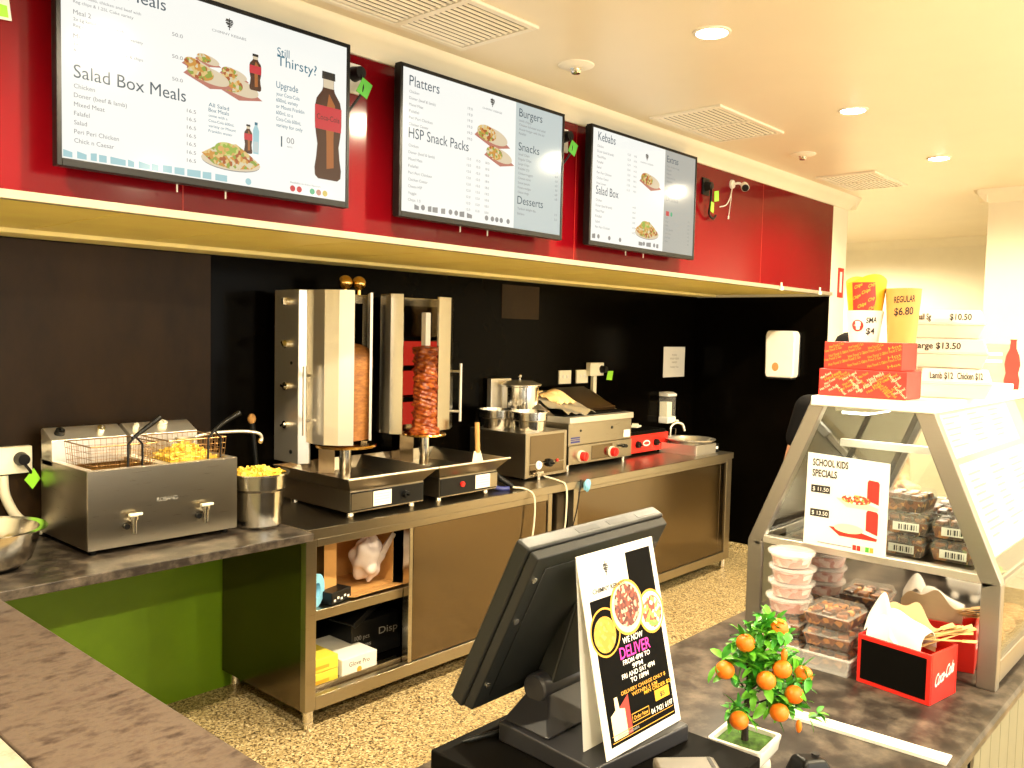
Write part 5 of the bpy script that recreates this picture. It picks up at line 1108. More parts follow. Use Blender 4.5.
def leaf(mb, p, d, L, wd, up):
    d = d.normalized(); s = d.cross(up).normalized(); n_ = s.cross(d).normalized(); V2 = []
    prof = [(0, 0.06, 0), (0.25, 0.8, 0.05), (0.55, 1.0, 0.06), (0.85, 0.6, -0.02), (1.0, 0.05, -0.10)]
    for a, ww, b_ in prof: V2 += [p+d*(L*a)-s*(wd*ww/2)+n_*(L*b_), p+d*(L*a)+n_*(L*b_-wd*0.15*ww), p+d*(L*a)+s*(wd*ww/2)+n_*(L*b_)]
    fs = []
    for j in range(4):
        for i in range(2): fs.append((j*3+i, j*3+i+1, (j+1)*3+i+1, (j+1)*3+i))
    mb.add(V2, fs)
clus = [W2L(*f) for f in fruit]+[W2L(1.585, 0.76, 1.15), W2L(1.60, 0.75, 1.19), W2L(1.61, 0.76, 1.14), W2L(1.59, 0.75, 1.075), W2L(1.575, 0.765, 1.14), W2L(1.625, 0.73, 1.165), W2L(1.635, 0.71, 1.035), W2L(1.597, 0.745, 1.215)]
for c in clus:
    for _ in range(24):
        d = Vector((rnd.gauss(0, 1), rnd.gauss(0, 1), rnd.gauss(0.25, 0.8)))
        p = c*0.93+Vector((rnd.gauss(0, 0.010), rnd.gauss(0, 0.010), rnd.gauss(0.012, 0.010)))
        leaf(lf[rnd.random() < 0.45], p, d, rnd.uniform(0.028, 0.046), rnd.uniform(0.012, 0.019), Vector((rnd.gauss(0, .3), rnd.gauss(0, .3), 1)))
for tip in (W2L(1.655, 0.672, 1.018), W2L(1.668, 0.66, 1.028)):
    for _ in range(7): leaf(lf[rnd.random() < 0.4], tip, Vector((0.7+rnd.gauss(0, .5), -0.4+rnd.gauss(0, .5), rnd.gauss(-0.3, .5))), 0.03, 0.011, Vector((0, 0, 1)))
lf[0].build('leaves', 'leaf', t); lf[1].build('leaves', 'leaf_light', t)
t = thing('handset', 'rounded black handset lying beside the white plant pot', 'handset', (1.655, 0.668, 0.9), -0.3)
MB().hull([(-0.05, -0.035, 0), (0.05, -0.035, 0), (0.06, 0.03, 0), (-0.045, 0.035, 0)], [(-0.035, -0.022, 0.05), (0.03, -0.02, 0.038), (0.04, 0.015, 0.034), (-0.03, 0.02, 0.05)]).build('shell', 'black', t, bevel=0.012, seg=3)
MB().cyl((0.012, -0.006, 0.044), (0.012, -0.006, 0.0475), 0.008).build('button', 'grey_plastic', t)
# ticket strip along the counter
t = thing('ticket_strip', 'long white plastic ticket strip lying flat across the counter', 'label strip', (1.915, 0.64, 0.9), 0.05)
MB().box(-0.026, 0.026, -0.16, 0.19, 0.0, 0.004).build('strip', 'white', t, bevel=0.001)
MB().box(-0.026, -0.018, -0.16, 0.19, 0.004, 0.008).build('raised_edge', 'white', t)
o = MB()
for i in range(9): o.box(-0.004, -0.0015, -0.14+i*0.034, -0.125+i*0.034, 0.004, 0.0045).box(0.010, 0.0115, -0.15+i*0.034, -0.13+i*0.034, 0.004, 0.0045)
o.build('print', 'grey_ink', t)

# ------------------------------------------------------------------ take-away desserts stacked outside the showcase
def clam(loc, label, food, w=0.068, d=0.068, h=0.052, sticker=False, rz=0.0, group='square dessert tubs outside the showcase', lab=False):
    t = thing('dessert_tub', label, 'food tub', loc, rz, group)
    tp = 0.86
    def shell(z0, z1, s0, s1, th=0.0015):
        a = [(-w*s0, -d*s0, z0), (w*s0, -d*s0, z0), (w*s0, d*s0, z0), (-w*s0, d*s0, z0)]; b_ = [(-w*s1, -d*s1, z1), (w*s1, -d*s1, z1), (w*s1, d*s1, z1), (-w*s1, d*s1, z1)]
        return MB().hull(a, b_)
    shell(0.0008, h*0.58, tp-0.03, 0.955).build('filling', food, t, bevel=0.003)
    shell(0.0, h*0.62, tp, 0.99).build('base', 'clear', t, bevel=0.003)
    o = shell(h*0.63, h*0.98, 0.97, 0.84); o.box(-w, w, -d, d, h*0.60, h*0.63); o.build('lid', 'clear', t, bevel=0.002)
    rr = random.Random(int(loc[0]*1000+loc[1]*3000+loc[2]*500)); o = MB()
    for i in range(3):
        for j in range(3): o.rbox((-w*0.58+i*w*0.58, -d*0.58+j*d*0.58, h*0.66), (w*0.5, d*0.45, h*0.26), rz=rr.uniform(-0.5, 0.5), ry=rr.uniform(-0.2, 0.2))
    o.build('pastries', food, t, bevel=0.004)
    if sticker:
        MB().box(-w*0.985-0.001, -w*0.985, -d*0.6, d*0.55, h*0.18, h*0.56).build('price_sticker', 'paper', t)
        o = MB()
        for i in range(9): o.box(-w*0.985-0.0016, -w*0.985-0.001, -d*0.5+i*0.0055, -d*0.5+i*0.0055+(0.001+0.0015*(i % 3)), h*0.24, h*0.48)
        o.build('barcode', 'ink', t)
    return t
t = thing('plastic_tray', 'shallow cloudy plastic tray under the stacked dessert tubs', 'tray', (2.283, 0.93, 0.9))
o = MB(); a, b_ = 0.077, 0.135
o.box(-a+0.008, a-0.008, -b_+0.008, b_-0.008, 0.0, 0.003)
for (x0, y0), (x1, y1) in (((-1, -1), (1, -1)), ((1, -1), (1, 1)), ((1, 1), (-1, 1)), ((-1, 1), (-1, -1))):
    i = 0.92; o.hull([(x0*a*i, y0*b_*i, 0), (x1*a*i, y1*b_*i, 0), (x1*a*i*0.97, y1*b_*i*0.97, 0), (x0*a*i*0.97, y0*b_*i*0.97, 0)], [(x0*a, y0*b_, 0.045), (x1*a, y1*b_, 0.045), (x1*a*0.97, y1*b_*0.97, 0.045), (x0*a*0.97, y0*b_*0.97, 0.045)])
o.build('tray', 'cloudy', t)
MB().tube([(-a, -b_, 0.045), (a, -b_, 0.045), (a, b_, 0.045), (-a, b_, 0.045), (-a, -b_, 0.045)], 0.0035, 6).build('rim', 'cloudy', t)
sw = 0.064
clam((2.283, 0.866, 0.904), 'clear pastry tub in the cloudy tray, bottom of the stack beside the red box', 'sweet', sw, sw, 0.054)
clam((2.281, 0.868, 0.959), 'clear tub of syrup pastries in the middle of the stack beside the red box', 'sweet', sw, sw, 0.054, rz=0.05)
clam((2.279, 0.866, 1.014), 'clear tub of syrup pastries on top of the stack beside the red box', 'sweet', sw, sw, 0.054, rz=-0.04)
clam((2.285, 0.999, 0.904), 'clear tub of syrup pastries in the cloudy tray, bottom under the round tubs', 'sweet', 0.062, 0.062, 0.060)
clam((2.283, 1.000, 0.965), 'clear pastry tub with white stickers, second under the round pudding tubs', 'sweet', 0.062, 0.062, 0.056, True)
def tub(loc, label, food='pudding'):
    t = thing('pudding_tub', label, 'food tub', loc, 0, 'round pudding tubs')
    MB().lathe([(0.0, 0.001), (0.047, 0.001), (0.054, 0.026), (0.0, 0.028)], n=32).build('pudding', food, t)
    MB().lathe([(0.0, 0.0), (0.050, 0.0), (0.058, 0.033), (0.060, 0.035), (0.057, 0.036)], n=32).build('tub', 'cloudy', t)
    MB().lathe([(0.061, 0.032), (0.0635, 0.034), (0.0635, 0.040), (0.055, 0.041), (0.053, 0.038), (0, 0.038)], n=32).build('lid', 'cloudy', t)
for i, s in enumerate(('round cloudy pudding tub at the bottom of its stack of four', 'round cloudy pudding tub second from the bottom of its stack', 'round cloudy pudding tub second from the top of its stack', 'round cloudy pudding tub on top of its stack of four')): tub((2.280+0.003*(i % 2), 0.995-0.003*(i % 3), 1.022+0.0415*i), s)

# ------------------------------------------------------------------ red napkin box
rz = 0.176
t = thing('napkin_box', 'red counter box with a black chalkboard front and white script on its side', 'box', (2.264, 0.676, 0.9), -0.17)
a, b_, h = 0.068, 0.094, 0.125
o = MB(); o.box(-a, -a+0.006, -b_, b_, 0, h); o.box(a-0.006, a, -b_, b_, 0, h); o.box(-a+0.006, a-0.006, -b_, -b_+0.006, 0, h); o.box(-a+0.006, a-0.006, b_-0.006, b_, 0, h); o.box(-a+0.006, a-0.006, -b_+0.006, b_-0.006, 0, 0.006)
o.build('box_walls', 'red_paint', t, bevel=0.002)
MB().box(-a-0.001, -a, -b_+0.011, b_-0.010, 0.012, h-0.012).build('chalkboard', 'black_matt', t)
MB().text('Coca-Cola', (-0.048, -b_-0.0006, 0.04), (1, 0, 0.22), (0, 0, 1), 0.030, 0.098, 'L', 0.25, 0.02).build('script_lettering', 'white_ink', t)
def napkin(name, mat, label, c, s, seed, rz):
    rnd = random.Random(seed); ph = [rnd.uniform(0, 6) for _ in range(3)]
    def fn(u, v):
        x = (u-0.5)*s[0]; y = (v-0.5)*s[1]
        z = s[2]*(math.sin(PI*u)**0.6)*(0.72+0.28*math.sin(PI*v))+0.012*math.sin(7*u+ph[0])*math.sin(6*v+ph[1])
        return (x*(1-0.15*math.sin(PI*v)), y, z)
    o = MB().grid(fn, 20, 20, 0.002).build(name, mat); o.location = c; o.rotation_euler = (0, 0, rz); return tag(o, label, 'napkin')
napkin('napkin_pile', 'paper', 'loose pile of white paper napkins in the red chalkboard box', (2.256, 0.690, 1.006), (0.085, 0.140, 0.080), 4, -0.17)
t = thing('napkin_fold', 'white napkin standing up at one end of the red chalkboard box', 'napkin', (2.250, 0.728, 1.0), -0.17)
MB().grid(lambda u, v: (-0.02+0.055*v+0.012*math.sin(5*u+2*v), 0.045-0.105*u, 0.012+(0.100*math.exp(-((u-0.28)/0.30)**2)+0.020)*math.sin(PI*(0.08+0.72*v))+0.006*math.sin(11*u+4*v)), 18, 14, 0.0015).build('sheet', 'paper', t)
t = thing('kraft_wrap', 'brown kraft paper sheets standing behind the white napkins', 'paper', (2.302, 0.688, 0.99), -0.17)  # added so the mirror panel shows the napkins' unlit back brown
MB().grid(lambda u, v: (0.0+0.012*math.sin(4*u)+0.012*v, 0.075-0.15*u, 0.012+(0.062+0.035*math.sin(PI*u*1.1)+0.010*math.sin(13*u))*v), 20, 10, 0.0015).build('sheet', 'kraft', t)
rnd = random.Random(9)
for i in range(9):
    o = MB().rbox((0, 0, 0), (0.14, 0.009, 0.0016)); o.hull([(0.06, -0.008, -0.0008), (0.092, -0.010, -0.0008), (0.092, 0.010, -0.0008), (0.06, 0.008, -0.0008)], [(0.06, -0.008, 0.0008), (0.092, -0.010, 0.0008), (0.092, 0.010, 0.0008), (0.06, 0.008, 0.0008)])
    o = tag(o.build('wooden_fork', 'wood'), 'pale wooden fork lying across the open red box', 'fork', 'wooden forks in the red box')
    o.location = (2.275+rnd.uniform(-0.01, 0.015), 0.622+i*0.006-0.015, 1.034+0.0035*(i % 4)); o.rotation_euler = (rnd.uniform(-0.3, 0.3), rnd.uniform(-0.45, -0.1), -1.15+rnd.uniform(-0.25, 0.25))

# ------------------------------------------------------------------ glass showcase
XA, XB = 2.39, 3.50
PR = [(1.18, 0.90), (1.18, 1.168), (1.002, 1.604), (0.683, 1.604), (0.500, 1.172), (0.500, 0.90)]
t = thing('food_showcase', 'sloping glass food showcase with a brushed steel frame on the front counter', 'display case', ((XA+XB)/2, 0.84, 0.9))
ox, oy, oz = (XA+XB)/2, 0.84, 0.9
Lc = lambda y, z: (y-oy, z-oz)
def bar(mb, a, b, x0, x1, wd):
    """flat bar in the end plane between two (y,z) points, wd wide toward the inside"""
    A, B = Vector(a), Vector(b); d = (B-A).normalized(); n = Vector((d.y, -d.x)); c = Vector((0.84, 1.2))
    if (c-A).dot(n) < 0: n = -n
    q = [A, B, B+n*wd, A+n*wd]; mb.prism([Lc(*p) for p in q], 'x', x0-ox, x1-ox)
for x0, x1 in ((XA, XA+0.034), (XB-0.034, XB)):
    for a, c, wd, nm in ((0, 1, 0.046, 'post'), (1, 2, 0.040, 'sloping_bar'), (3, 4, 0.046, 'sloping_bar'), (4, 5, 0.046, 'post')):
        o = MB(); bar(o, PR[a], PR[c], x0, x1, wd); o.build(nm, 'frame', t, bevel=0.003)
    o = MB(); o.box(x0-ox+0.002, x1-ox-0.002, 0.546-oy, 1.134-oy, 1.166-oz, 1.188-oz); o.build('end_rail', 'steel_bright', t, bevel=0.002)
o = MB(); o.box(XA-ox-0.012, XB-ox+0.012, 0.672-oy, 1.000-oy, 1.584-oz, 1.612-oz); o.build('top_slab', 'white_trim', t, bevel=0.004)
for q in ((0.500, 0.524, 0.915, 0.972), (1.156, 1.18, 0.90, 0.96), (1.156, 1.18, 1.158, 1.18), (0.500, 0.518, 1.164, 1.178)):
    MB().box(XA+0.034-ox, XB-0.034-ox, q[0]-oy, q[1]-oy, q[2]-oz, q[3]-oz).build('long_rail', 'frame', t, bevel=0.002)
MB().box(XA+0.034-ox, XB-0.034-ox, 0.526-oy, 1.154-oy, 0.925-oz, 0.940-oz).build('deck', 'steel', t)
MB().box(XA+0.034-ox, XB-0.034-ox, 0.60-oy, 1.130-oy, 1.150-oz, 1.162-oz).build('shelf', 'steel', t)
MB().box(XA+0.008-ox, XA+0.014-ox, 0.546-oy, 1.134-oy, 0.903-oz, 1.166-oz).build('lower_end_panel', 'mirror', t)
MB().box(XB-0.014-ox, XB-0.008-ox, 0.546-oy, 1.134-oy, 0.903-oz, 1.166-oz).build('lower_end_panel', 'mirror', t)
for x in (XA+0.016, XB-0.020):
    MB().prism([Lc(*p) for p in ((1.128, 1.188), (0.975, 1.584), (0.71, 1.584), (0.553, 1.188))], 'x', x-ox, x+0.004-ox).build('end_glass', 'glass', t)
def slope(y0, z0, y1, z1, th):
    return [Lc(y0, z0), Lc(y1, z1), Lc(y1+th, z1), Lc(y0+th, z0)]
MB().prism(slope(0.508, 1.180, 0.681, 1.584, 0.004), 'x', XA+0.034-ox, XB-0.034-ox).build('front_glass', 'glass', t)
MB().box(XA+0.034-ox, XB-0.034-ox, 0.508-oy, 0.512-oy, 0.972-oz, 1.164-oz).build('lower_front_glass', 'glass', t)
MB().prism(slope(1.168, 1.180, 1.006, 1.584, -0.004), 'x', XA+0.034-ox, (XA+XB)/2-ox).build('sliding_door', 'dark_tint', t)
MB().prism(slope(1.158, 1.180, 0.996, 1.584, -0.004), 'x', (XA+XB)/2-0.03-ox, XB-0.034-ox).build('sliding_door', 'dark_tint', t)
MB().box(2.46-ox, 3.40-ox, 0.86-oy, 0.96-oy, 1.568-oz, 1.584-oz).build('lamp_housing', 'white_trim', t)
MB().box(2.47-ox, 2.66-ox, 0.875-oy, 0.945-oy, 1.560-oz, 1.568-oz).build('display_lamp', 'led', t)
MB().box(XA+0.3-ox, XA+0.32-ox, 0.68-oy, 1.03-oy, 1.44-oz, 1.462-oz).build('cross_bar', 'white_trim', t)
al = bpy.data.lights.new('display_lamp', 'AREA'); al.shape = 'RECTANGLE'; al.size = 1.0; al.size_y = 0.06; al.energy = 5; al.color = (1, 0.9, 0.72)
ao = bpy.data.objects.new('display_lamp', al); COL.objects.link(ao); ao.parent = t; ao.location = (0, 0.07, 0.66)
# paper menus inside the front glass
def menu(x0, x1, k0, k1, label, lines):
    a = Vector((0.520, 1.180)); b2 = Vector((0.693, 1.584)); A = a+(b2-a)*k0; B = a+(b2-a)*k1; up = Vector((0, B.x-A.x, B.y-A.y)); H = up.length
    t = thing('paper_menu', label, 'menu', (x0, A.x, A.y)); w = x1-x0; up.normalize(); n = Vector((1, 0, 0)).cross(up)
    MB().hull([Vector((0, 0, 0)), Vector((w, 0, 0)), up*H+Vector((w, 0, 0)), up*H], [n*-0.001, Vector((w, 0, 0))-n*0.001, up*H+Vector((w, 0, 0))-n*0.001, up*H-n*0.001]).build('sheet', 'paper', t)
    o = MB(); rr = random.Random(int(k0*100))
    for i in range(lines):
        for c in range(3):
            L = rr.uniform(0.10, 0.22)*w; s = Vector((0.06*w+c*0.31*w, 0, 0))+up*(H*(0.86-0.76*i/lines))+n*0.0006
            o.poly([s, s+Vector((L, 0, 0)), s+Vector((L, 0, 0))+up*H*0.25/lines, s+up*H*0.25/lines])
    o.build('print', 'grey_ink', t)
menu(2.45, 3.20, 0.70, 0.985, 'upper white paper menu behind the sloping showcase glass', 6)
menu(2.48, 3.20, 0.10, 0.66, 'lower white paper menu behind the sloping showcase glass', 10)
# poster on the end glass
t = thing('kids_poster', 'white SCHOOL KIDS SPECIALS poster on the end glass of the showcase', 'poster', (2.3885, 0.89, 1.186))
MB().hull([(-0.004, 0.117, 0.002), (-0.004, -0.111, 0.0), (-0.001, -0.111, 0.0), (-0.001, 0.117, 0.002)], [(-0.004, 0.113, 0.264), (-0.004, -0.112, 0.256), (-0.001, -0.112, 0.256), (-0.001, 0.113, 0.264)]).build('sheet', 'paper', t)
YU = (0, -1, 0); kx = -0.0046
o = MB().text('SCHOOL KIDS', (kx, 0.098, 0.229), YU, V_, 0.019, 0.100, bold=0.03).text('SPECIALS', (kx, 0.098, 0.199), YU, V_, 0.019, 0.070, bold=0.03); o.build('heading', 'ink', t)
for z, s in ((0.153, '$ 11.50'), (0.085, '$ 13.50')):
    MB().box(kx, -0.004, 0.046, 0.100, z, z+0.021).build('price_panel', 'ink', t); MB().text(s, (kx-0.0004, 0.095, z+0.005), YU, V_, 0.011, 0.045).build('price', 'white_ink', t)
for z in (0.128, 0.045):
    y0 = 0.028 if z > 0.1 else 0.045
    MB().prism([(-0.086, z-0.004), (-0.088, z+0.003), (y0-0.06, z+0.02), (y0, z+0.018), (y0-0.03, z-0.004)], 'x', kx, -0.004).build('board_print', 'cream_ink' if z > 0.1 else 'maroon', t)
    MB().prism(ell((y0-0.055, z+0.019), 0.040, 0.013, 24), 'x', kx-0.0003, kx).build('food_print', 'salad_food' if z > 0.1 else 'cream_ink', t)
    MB().prism([(-0.056, z+0.022), (-0.088, z+0.012), (-0.088, z+0.070), (-0.084, z+0.076), (-0.060, z+0.078), (-0.056, z+0.072)], 'x', kx-0.0001, -0.004).build('red_bottle_print', 'pastel_red', t)
for i, m_ in enumerate(('pastel_red', 'maroon', 'cream_ink', 'green_tag', 'gold_ink')):
    y = -0.028-i*0.0115; MB().prism([(y+0.005, 0.008), (y-0.005, 0.008), (y-0.005, 0.022), (y+0.005, 0.022)], 'x', kx, -0.004).build('drink_print', m_, t)
MB().box(kx, -0.004, -0.02, 0.075, 0.012, 0.0145).build('small_print', 'grey_ink', t)
# food inside
n_in = 0
def inside(x, y, z, label, food='sweet', w=0.06, h=0.062, sticker=True, rz=0.0):
    return clam((x, y, z), label, food, w, w, h, sticker, rz, 'square dessert tubs inside the showcase')
z1 = 1.163
inside(2.60, 0.790, z1, 'labelled dessert tub on the showcase shelf, bottom of the stack behind the kids poster')
inside(2.60, 0.786, z1+0.063, 'labelled dessert tub on the showcase shelf, middle of the stack behind the kids poster', rz=0.1)
inside(2.60, 0.790, z1+0.126, 'labelled dessert tub on top of the stack behind the kids poster', 'sweet', sticker=False, rz=-0.06)
inside(2.62, 0.660, z1, 'dessert tub low on the showcase shelf next to the sloping glass', 'sweet')
inside(2.62, 0.664, z1+0.063, 'dessert tub stacked second on the showcase shelf next to the sloping glass', 'sweet', rz=0.12)
for (x, y), w_ in zip(((2.79, 0.74), (2.94, 0.74), (3.10, 0.74), (3.27, 0.74)), ('first', 'second', 'third', 'fourth')):
    inside(x, y, z1, 'dessert tub under another, %s stack beyond the kids poster along the shelf' % w_, 'sweet', 0.062, 0.062, False); inside(x, y, z1+0.063, 'dessert tub on another, %s stack beyond the kids poster along the shelf' % w_, 'sweet', 0.062, 0.062, False)
t = thing('food_pan', 'shallow clear food tray on the showcase shelf behind the kids poster', 'tray', (2.56, 1.00, z1))
MB().box(-0.09, 0.09, -0.08, 0.09, 0.002, 0.012).build('food', 'dark_food', t); o = MB(); o.box(-0.095, 0.095, -0.085, 0.095, 0, 0.002)
for q in ((-0.095, -0.092, -0.085, 0.095), (0.092, 0.095, -0.085, 0.095), (-0.092, 0.092, -0.085, -0.082), (-0.092, 0.092, 0.092, 0.095)): o.box(*q, 0.002, 0.05)
o.build('tray', 'clear', t)
for i, (x, s) in enumerate(((2.62, 'golden bread roll nearest the steel post in the showcase bottom'), (2.745, 'second golden bread roll along the showcase bottom'), (2.87, 'third golden bread roll along the showcase bottom'))):
    tag(MB().ball((0, 0, 0.031), 0.05, (1.15, 0.8, 0.62), 20).build('bread_roll', 'doner'), s, 'bread', 'bread rolls in the showcase').location = (x, 0.575, 0.941)
t = thing('salad_tub', 'tub with bright green leaves low in the showcase front', 'food tub', (2.80, 0.69, 0.941))
MB().box(-0.16, 0.20, -0.05, 0.05, 0, 0.10).build('tub', 'black', t, bevel=0.004)
o = MB(); rnd = random.Random(2)
for i in range(46): leaf(o, Vector((rnd.uniform(-0.15, 0.19), rnd.uniform(-0.055, 0.045), 0.10)), Vector((rnd.gauss(0, 1), rnd.gauss(-0.3, 1), 0.6)), 0.06, 0.04, Vector((0, 0, 1)))
o.build('leaves', 'leaf_light', t)

# ------------------------------------------------------------------ on top of the showcase
zt = 1.6125
def fastbox(loc, w, d, h, mat, ink2, label, seed):
    t = thing('snack_carton', label, 'carton', loc); MB().box(-w, w, -d, d, 0, h).build('carton', mat, t, bevel=0.002)
    return t
t = fastbox((2.475, 0.874, zt), 0.062, 0.119, 0.076, 'pastel_red', None, 'red patterned food carton lying at the bottom on the showcase top', 1)
o = [MB(), MB()]; rnd = random.Random(4)
for r_ in range(4):
    y = 0.112-0.012*(r_ % 2)
    while y > -0.095:
        L = rnd.uniform(0.026, 0.048); a = rnd.choice((0.55, -0.75, 0.55)); z = 0.012+r_*0.0165; u = Vector((0, -math.cos(a), math.sin(a))); n_ = Vector((0, math.sin(a), math.cos(a))); dz = L*math.sin(a)
        z = min(max(z, 0.004-min(0, dz)), 0.066-max(0, dz))
        if y-L*math.cos(a) > -0.119: o[rnd.random() < 0.35].text('Hot Food', (-0.0626, y, z), u, n_, 0.0075, L)
        y -= rnd.uniform(0.020, 0.030)
o[0].build('carton_lettering', 'cream_ink', t); o[1].build('carton_lettering', 'gold_ink', t)
t = fastbox((2.482, 0.878, zt+0.0765), 0.062, 0.106, 0.076, 'maroon', None, 'dark red food carton with slanting yellow words, on the bright red one', 2)
o = MB(); a = 0.28; u = Vector((0, -math.cos(a), math.sin(a))); n_ = Vector((0, math.sin(a), math.cos(a)))
for r_ in range(7):
    for c in range(4):
        y = 0.103-c*0.054-0.012*(r_ % 2); z = -0.006+r_*0.0125
        L = min(0.048, (y+0.104)/math.cos(a));
        if z < 0.003: continue
        if z+L*math.sin(a)+0.006 > 0.074: L = (0.074-0.006-z)/math.sin(a)
        if L > 0.018: o.text('Hot Food 2 Go' if L > 0.036 else 'Hot', (-0.0626, y, z), u, n_, 0.0075, L)
o.build('carton_lettering', 'gold_ink', t)
zc = zt+0.153
def cup(name, label, loc, r0, r1, h, mat):
    t = thing(name, label, 'cup', loc); MB().lathe([(0, 0.0), (r0, 0.0), (r1, h), (r1-0.0015, h), (r0-0.0015, 0.003), (0, 0.003)], n=36).build('cup', mat, t); return t
t = cup('chip_cup', 'white paper chip cup marked Small with a red logo, holding a yellow scoop', (2.475, 0.895, zc), 0.038, 0.050, 0.087, 'paper')
def oncup(mb, s, a0, z, h, fit, R, slant=0.0):
    """lettering wrapped on a cup; a0 in radians seen from the front"""
    vs, fs = glyphs(s, 0.022); x0 = min(v.x for v in vs); x1 = max(v.x for v in vs); k = fit/(x1-x0); sc = h/0.7
    P = []
    for v in vs:
        r = R(z+v.y*sc)+0.0006; a = a0+((v.x-x0)*k-fit/2)/r; P.append((r*math.cos(a), r*math.sin(a), z+v.y*sc+slant*(v.x-x0)*k))
    return mb.add(P, fs)
Rs = lambda z: 0.038+0.012*z/0.087
va = math.pi+0.35
oncup(oncup(MB(), 'SMA', va+0.40, 0.052, 0.015, 0.030, Rs, 0.1), '$4', va+0.38, 0.022, 0.017, 0.024, Rs).build('handwriting', 'ink', t)
lg = MB(); a0 = va-0.42
lg.poly([((Rs(0.045)+0.001+0.0112*(c1_)/0.085*0.9)*math.cos(a0+b1), (Rs(0.045)+0.001+0.0112*c1_/0.085*0.9)*math.sin(a0+b1), 0.045+c1_) for b1, c1_ in ell((0, 0), 0.36, 0.016, 30)]); lg.build('red_logo', 'pastel_red', t)
oncup(MB(), 'HOT CHIPS', a0, 0.044, 0.004, 0.019, lambda z: Rs(z)+0.0012).build('logo_lettering', 'white_ink', t)
t = thing('chip_scoop', 'yellow and red printed paper chip bag standing in the white cup', 'paper bag', (2.475, 0.895, zc+0.03))
def scoop(u, v):
    a = 2*PI*u; r = 0.039+0.014*v; k = 0.110+0.050*v*0; top = 0.145-0.030*(0.5+0.5*math.cos(a-va))*0+0.012*math.sin(2*a)
    return (r*math.cos(a), r*1.02*math.sin(a), 0.01+(top-0.01)*v)
MB().grid(scoop, 40, 8).build('bag', 'yellow_paper', t)
o = MB(); vr = random.Random(5)
Rb = lambda z: 0.039+0.014*min(1, max(0, (z-0.01)/0.135))
o.grid(lambda u, v: ((Rb(0.045+0.09*v)+0.0012)*math.cos(va-0.75+1.3*u*(1-0.2*abs(v-0.5))), (Rb(0.045+0.09*v)*1.02+0.0012)*math.sin(va-0.75+1.3*u*(1-0.2*abs(v-0.5))), 0.042+0.092*v), 12, 6).build('red_print', 'pastel_red', t)
o = MB()
for i, (aa, zz) in enumerate(((-0.4, 0.115), (0.3, 0.118), (-0.5, 0.085), (0.35, 0.080), (0.0, 0.100), (-0.2, 0.062), (0.42, 0.056))): oncup(o, 'Chips', va+aa, zz, 0.009, 0.022, lambda z: Rb(z)+0.0022, 0.5)
o.build('bag_lettering', 'gold_ink', t)
t = cup('chip_cup', 'amber paper chip cup marked Regular behind the small white cup', (2.495, 0.800, zc), 0.036, 0.046, 0.148, 'amber_paper')
Rr = lambda z: 0.036+0.010*z/0.148
oncup(oncup(MB(), 'REGULAR', va+0.05, 0.108, 0.017, 0.056, Rr, 0.08), '$6.80', va+0.02, 0.074, 0.020, 0.050, Rr, 0.08).build('handwriting', 'ink', t)
def snackbox(loc, w, d, h, label, lines, rz=0.0):
    t = thing('snack_box', label, 'takeaway box', loc, rz, 'white snack boxes on the showcase')
    MB().hull([(-w*0.85, -d*0.86, 0), (w*0.85, -d*0.86, 0), (w*0.85, d*0.86, 0), (-w*0.85, d*0.86, 0)], [(-w, -d, h*0.5), (w, -d, h*0.5), (w, d, h*0.5), (-w, d, h*0.5)]).build('base', 'foam', t, bevel=0.004)
    MB().hull([(-w, -d, h*0.52), (w, -d, h*0.52), (w, d, h*0.52), (-w, d, h*0.52)], [(-w*0.88, -d*0.88, h), (w*0.88, -d*0.88, h), (w*0.88, d*0.88, h), (-w*0.88, d*0.88, h)]).build('lid', 'foam', t, bevel=0.004)
    MB().box(-w-0.003, w+0.003, -d-0.003, d+0.003, h*0.49, h*0.53).build('rim', 'foam', t)
    o = MB()
    for s, y, fit in lines:
        dn = Vector((0.12*w, 0, h*0.48)).normalized(); o.text(s, Vector((-w*0.965, y, h*0.66))+Vector((-0.0012, 0, 0)), (0, -1, 0), dn, h*0.22, fit, bold=0.022)
    o.build('handwriting', 'ink', t)
snackbox((2.715, 0.735, zt), 0.096, 0.096, 0.084, 'white foam snack box at the bottom of the stack of three', (('Lamb $12', 0.065, 0.06), ('Chicken $12', -0.005, 0.065)), 0.45)
snackbox((2.72, 0.742, zt+0.085), 0.098, 0.104, 0.082, 'white foam snack box in the middle of the stack of three', (('Large $13.50', 0.085, 0.12),), 0.24)
snackbox((2.72, 0.752, zt+0.168), 0.095, 0.100, 0.080, 'white foam snack box on top of the stack of three', (('Small Sg', 0.082, 0.045), ('$10.50', -0.01, 0.055)), 0.27)
t = thing('drink_sign', 'pink acrylic drinks stand with two red bottle shapes at the far end of the showcase', 'sign', (3.38, 0.775, zt), 0.1)
MB().box(-0.003, 0.003, -0.065, 0.065, 0.0, 0.155).build('acrylic_sheet', 'pink_glass', t)
MB().box(-0.03, 0.03, -0.07, 0.07, 0, 0.02).build('foot', 'white', t, bevel=0.003)
bp = [(0.0, 0), (0.022, 0), (0.024, 0.03), (0.019, 0.055), (0.024, 0.085), (0.020, 0.115), (0.010, 0.14), (0.009, 0.165), (0.011, 0.172)]
for y in (-0.062, 0.062):
    MB().prism([(y+a_, c_) for a_, c_ in bp]+[(y-a_, c_) for a_, c_ in reversed(bp[1:])], 'x', -0.010, -0.004).build('bottle_shape', 'pastel_red', t)
MB().prism(ell((0.045, 0.035), 0.036, 0.030, 28), 'x', -0.0135, -0.0105).build('round_badge', 'red', t)
MB().text('Coca-Cola', (-0.0140, 0.075, 0.028), (0, -1, 0), V_, 0.012, 0.058, 'L', 0.2).build('badge_lettering', 'white_ink', t)
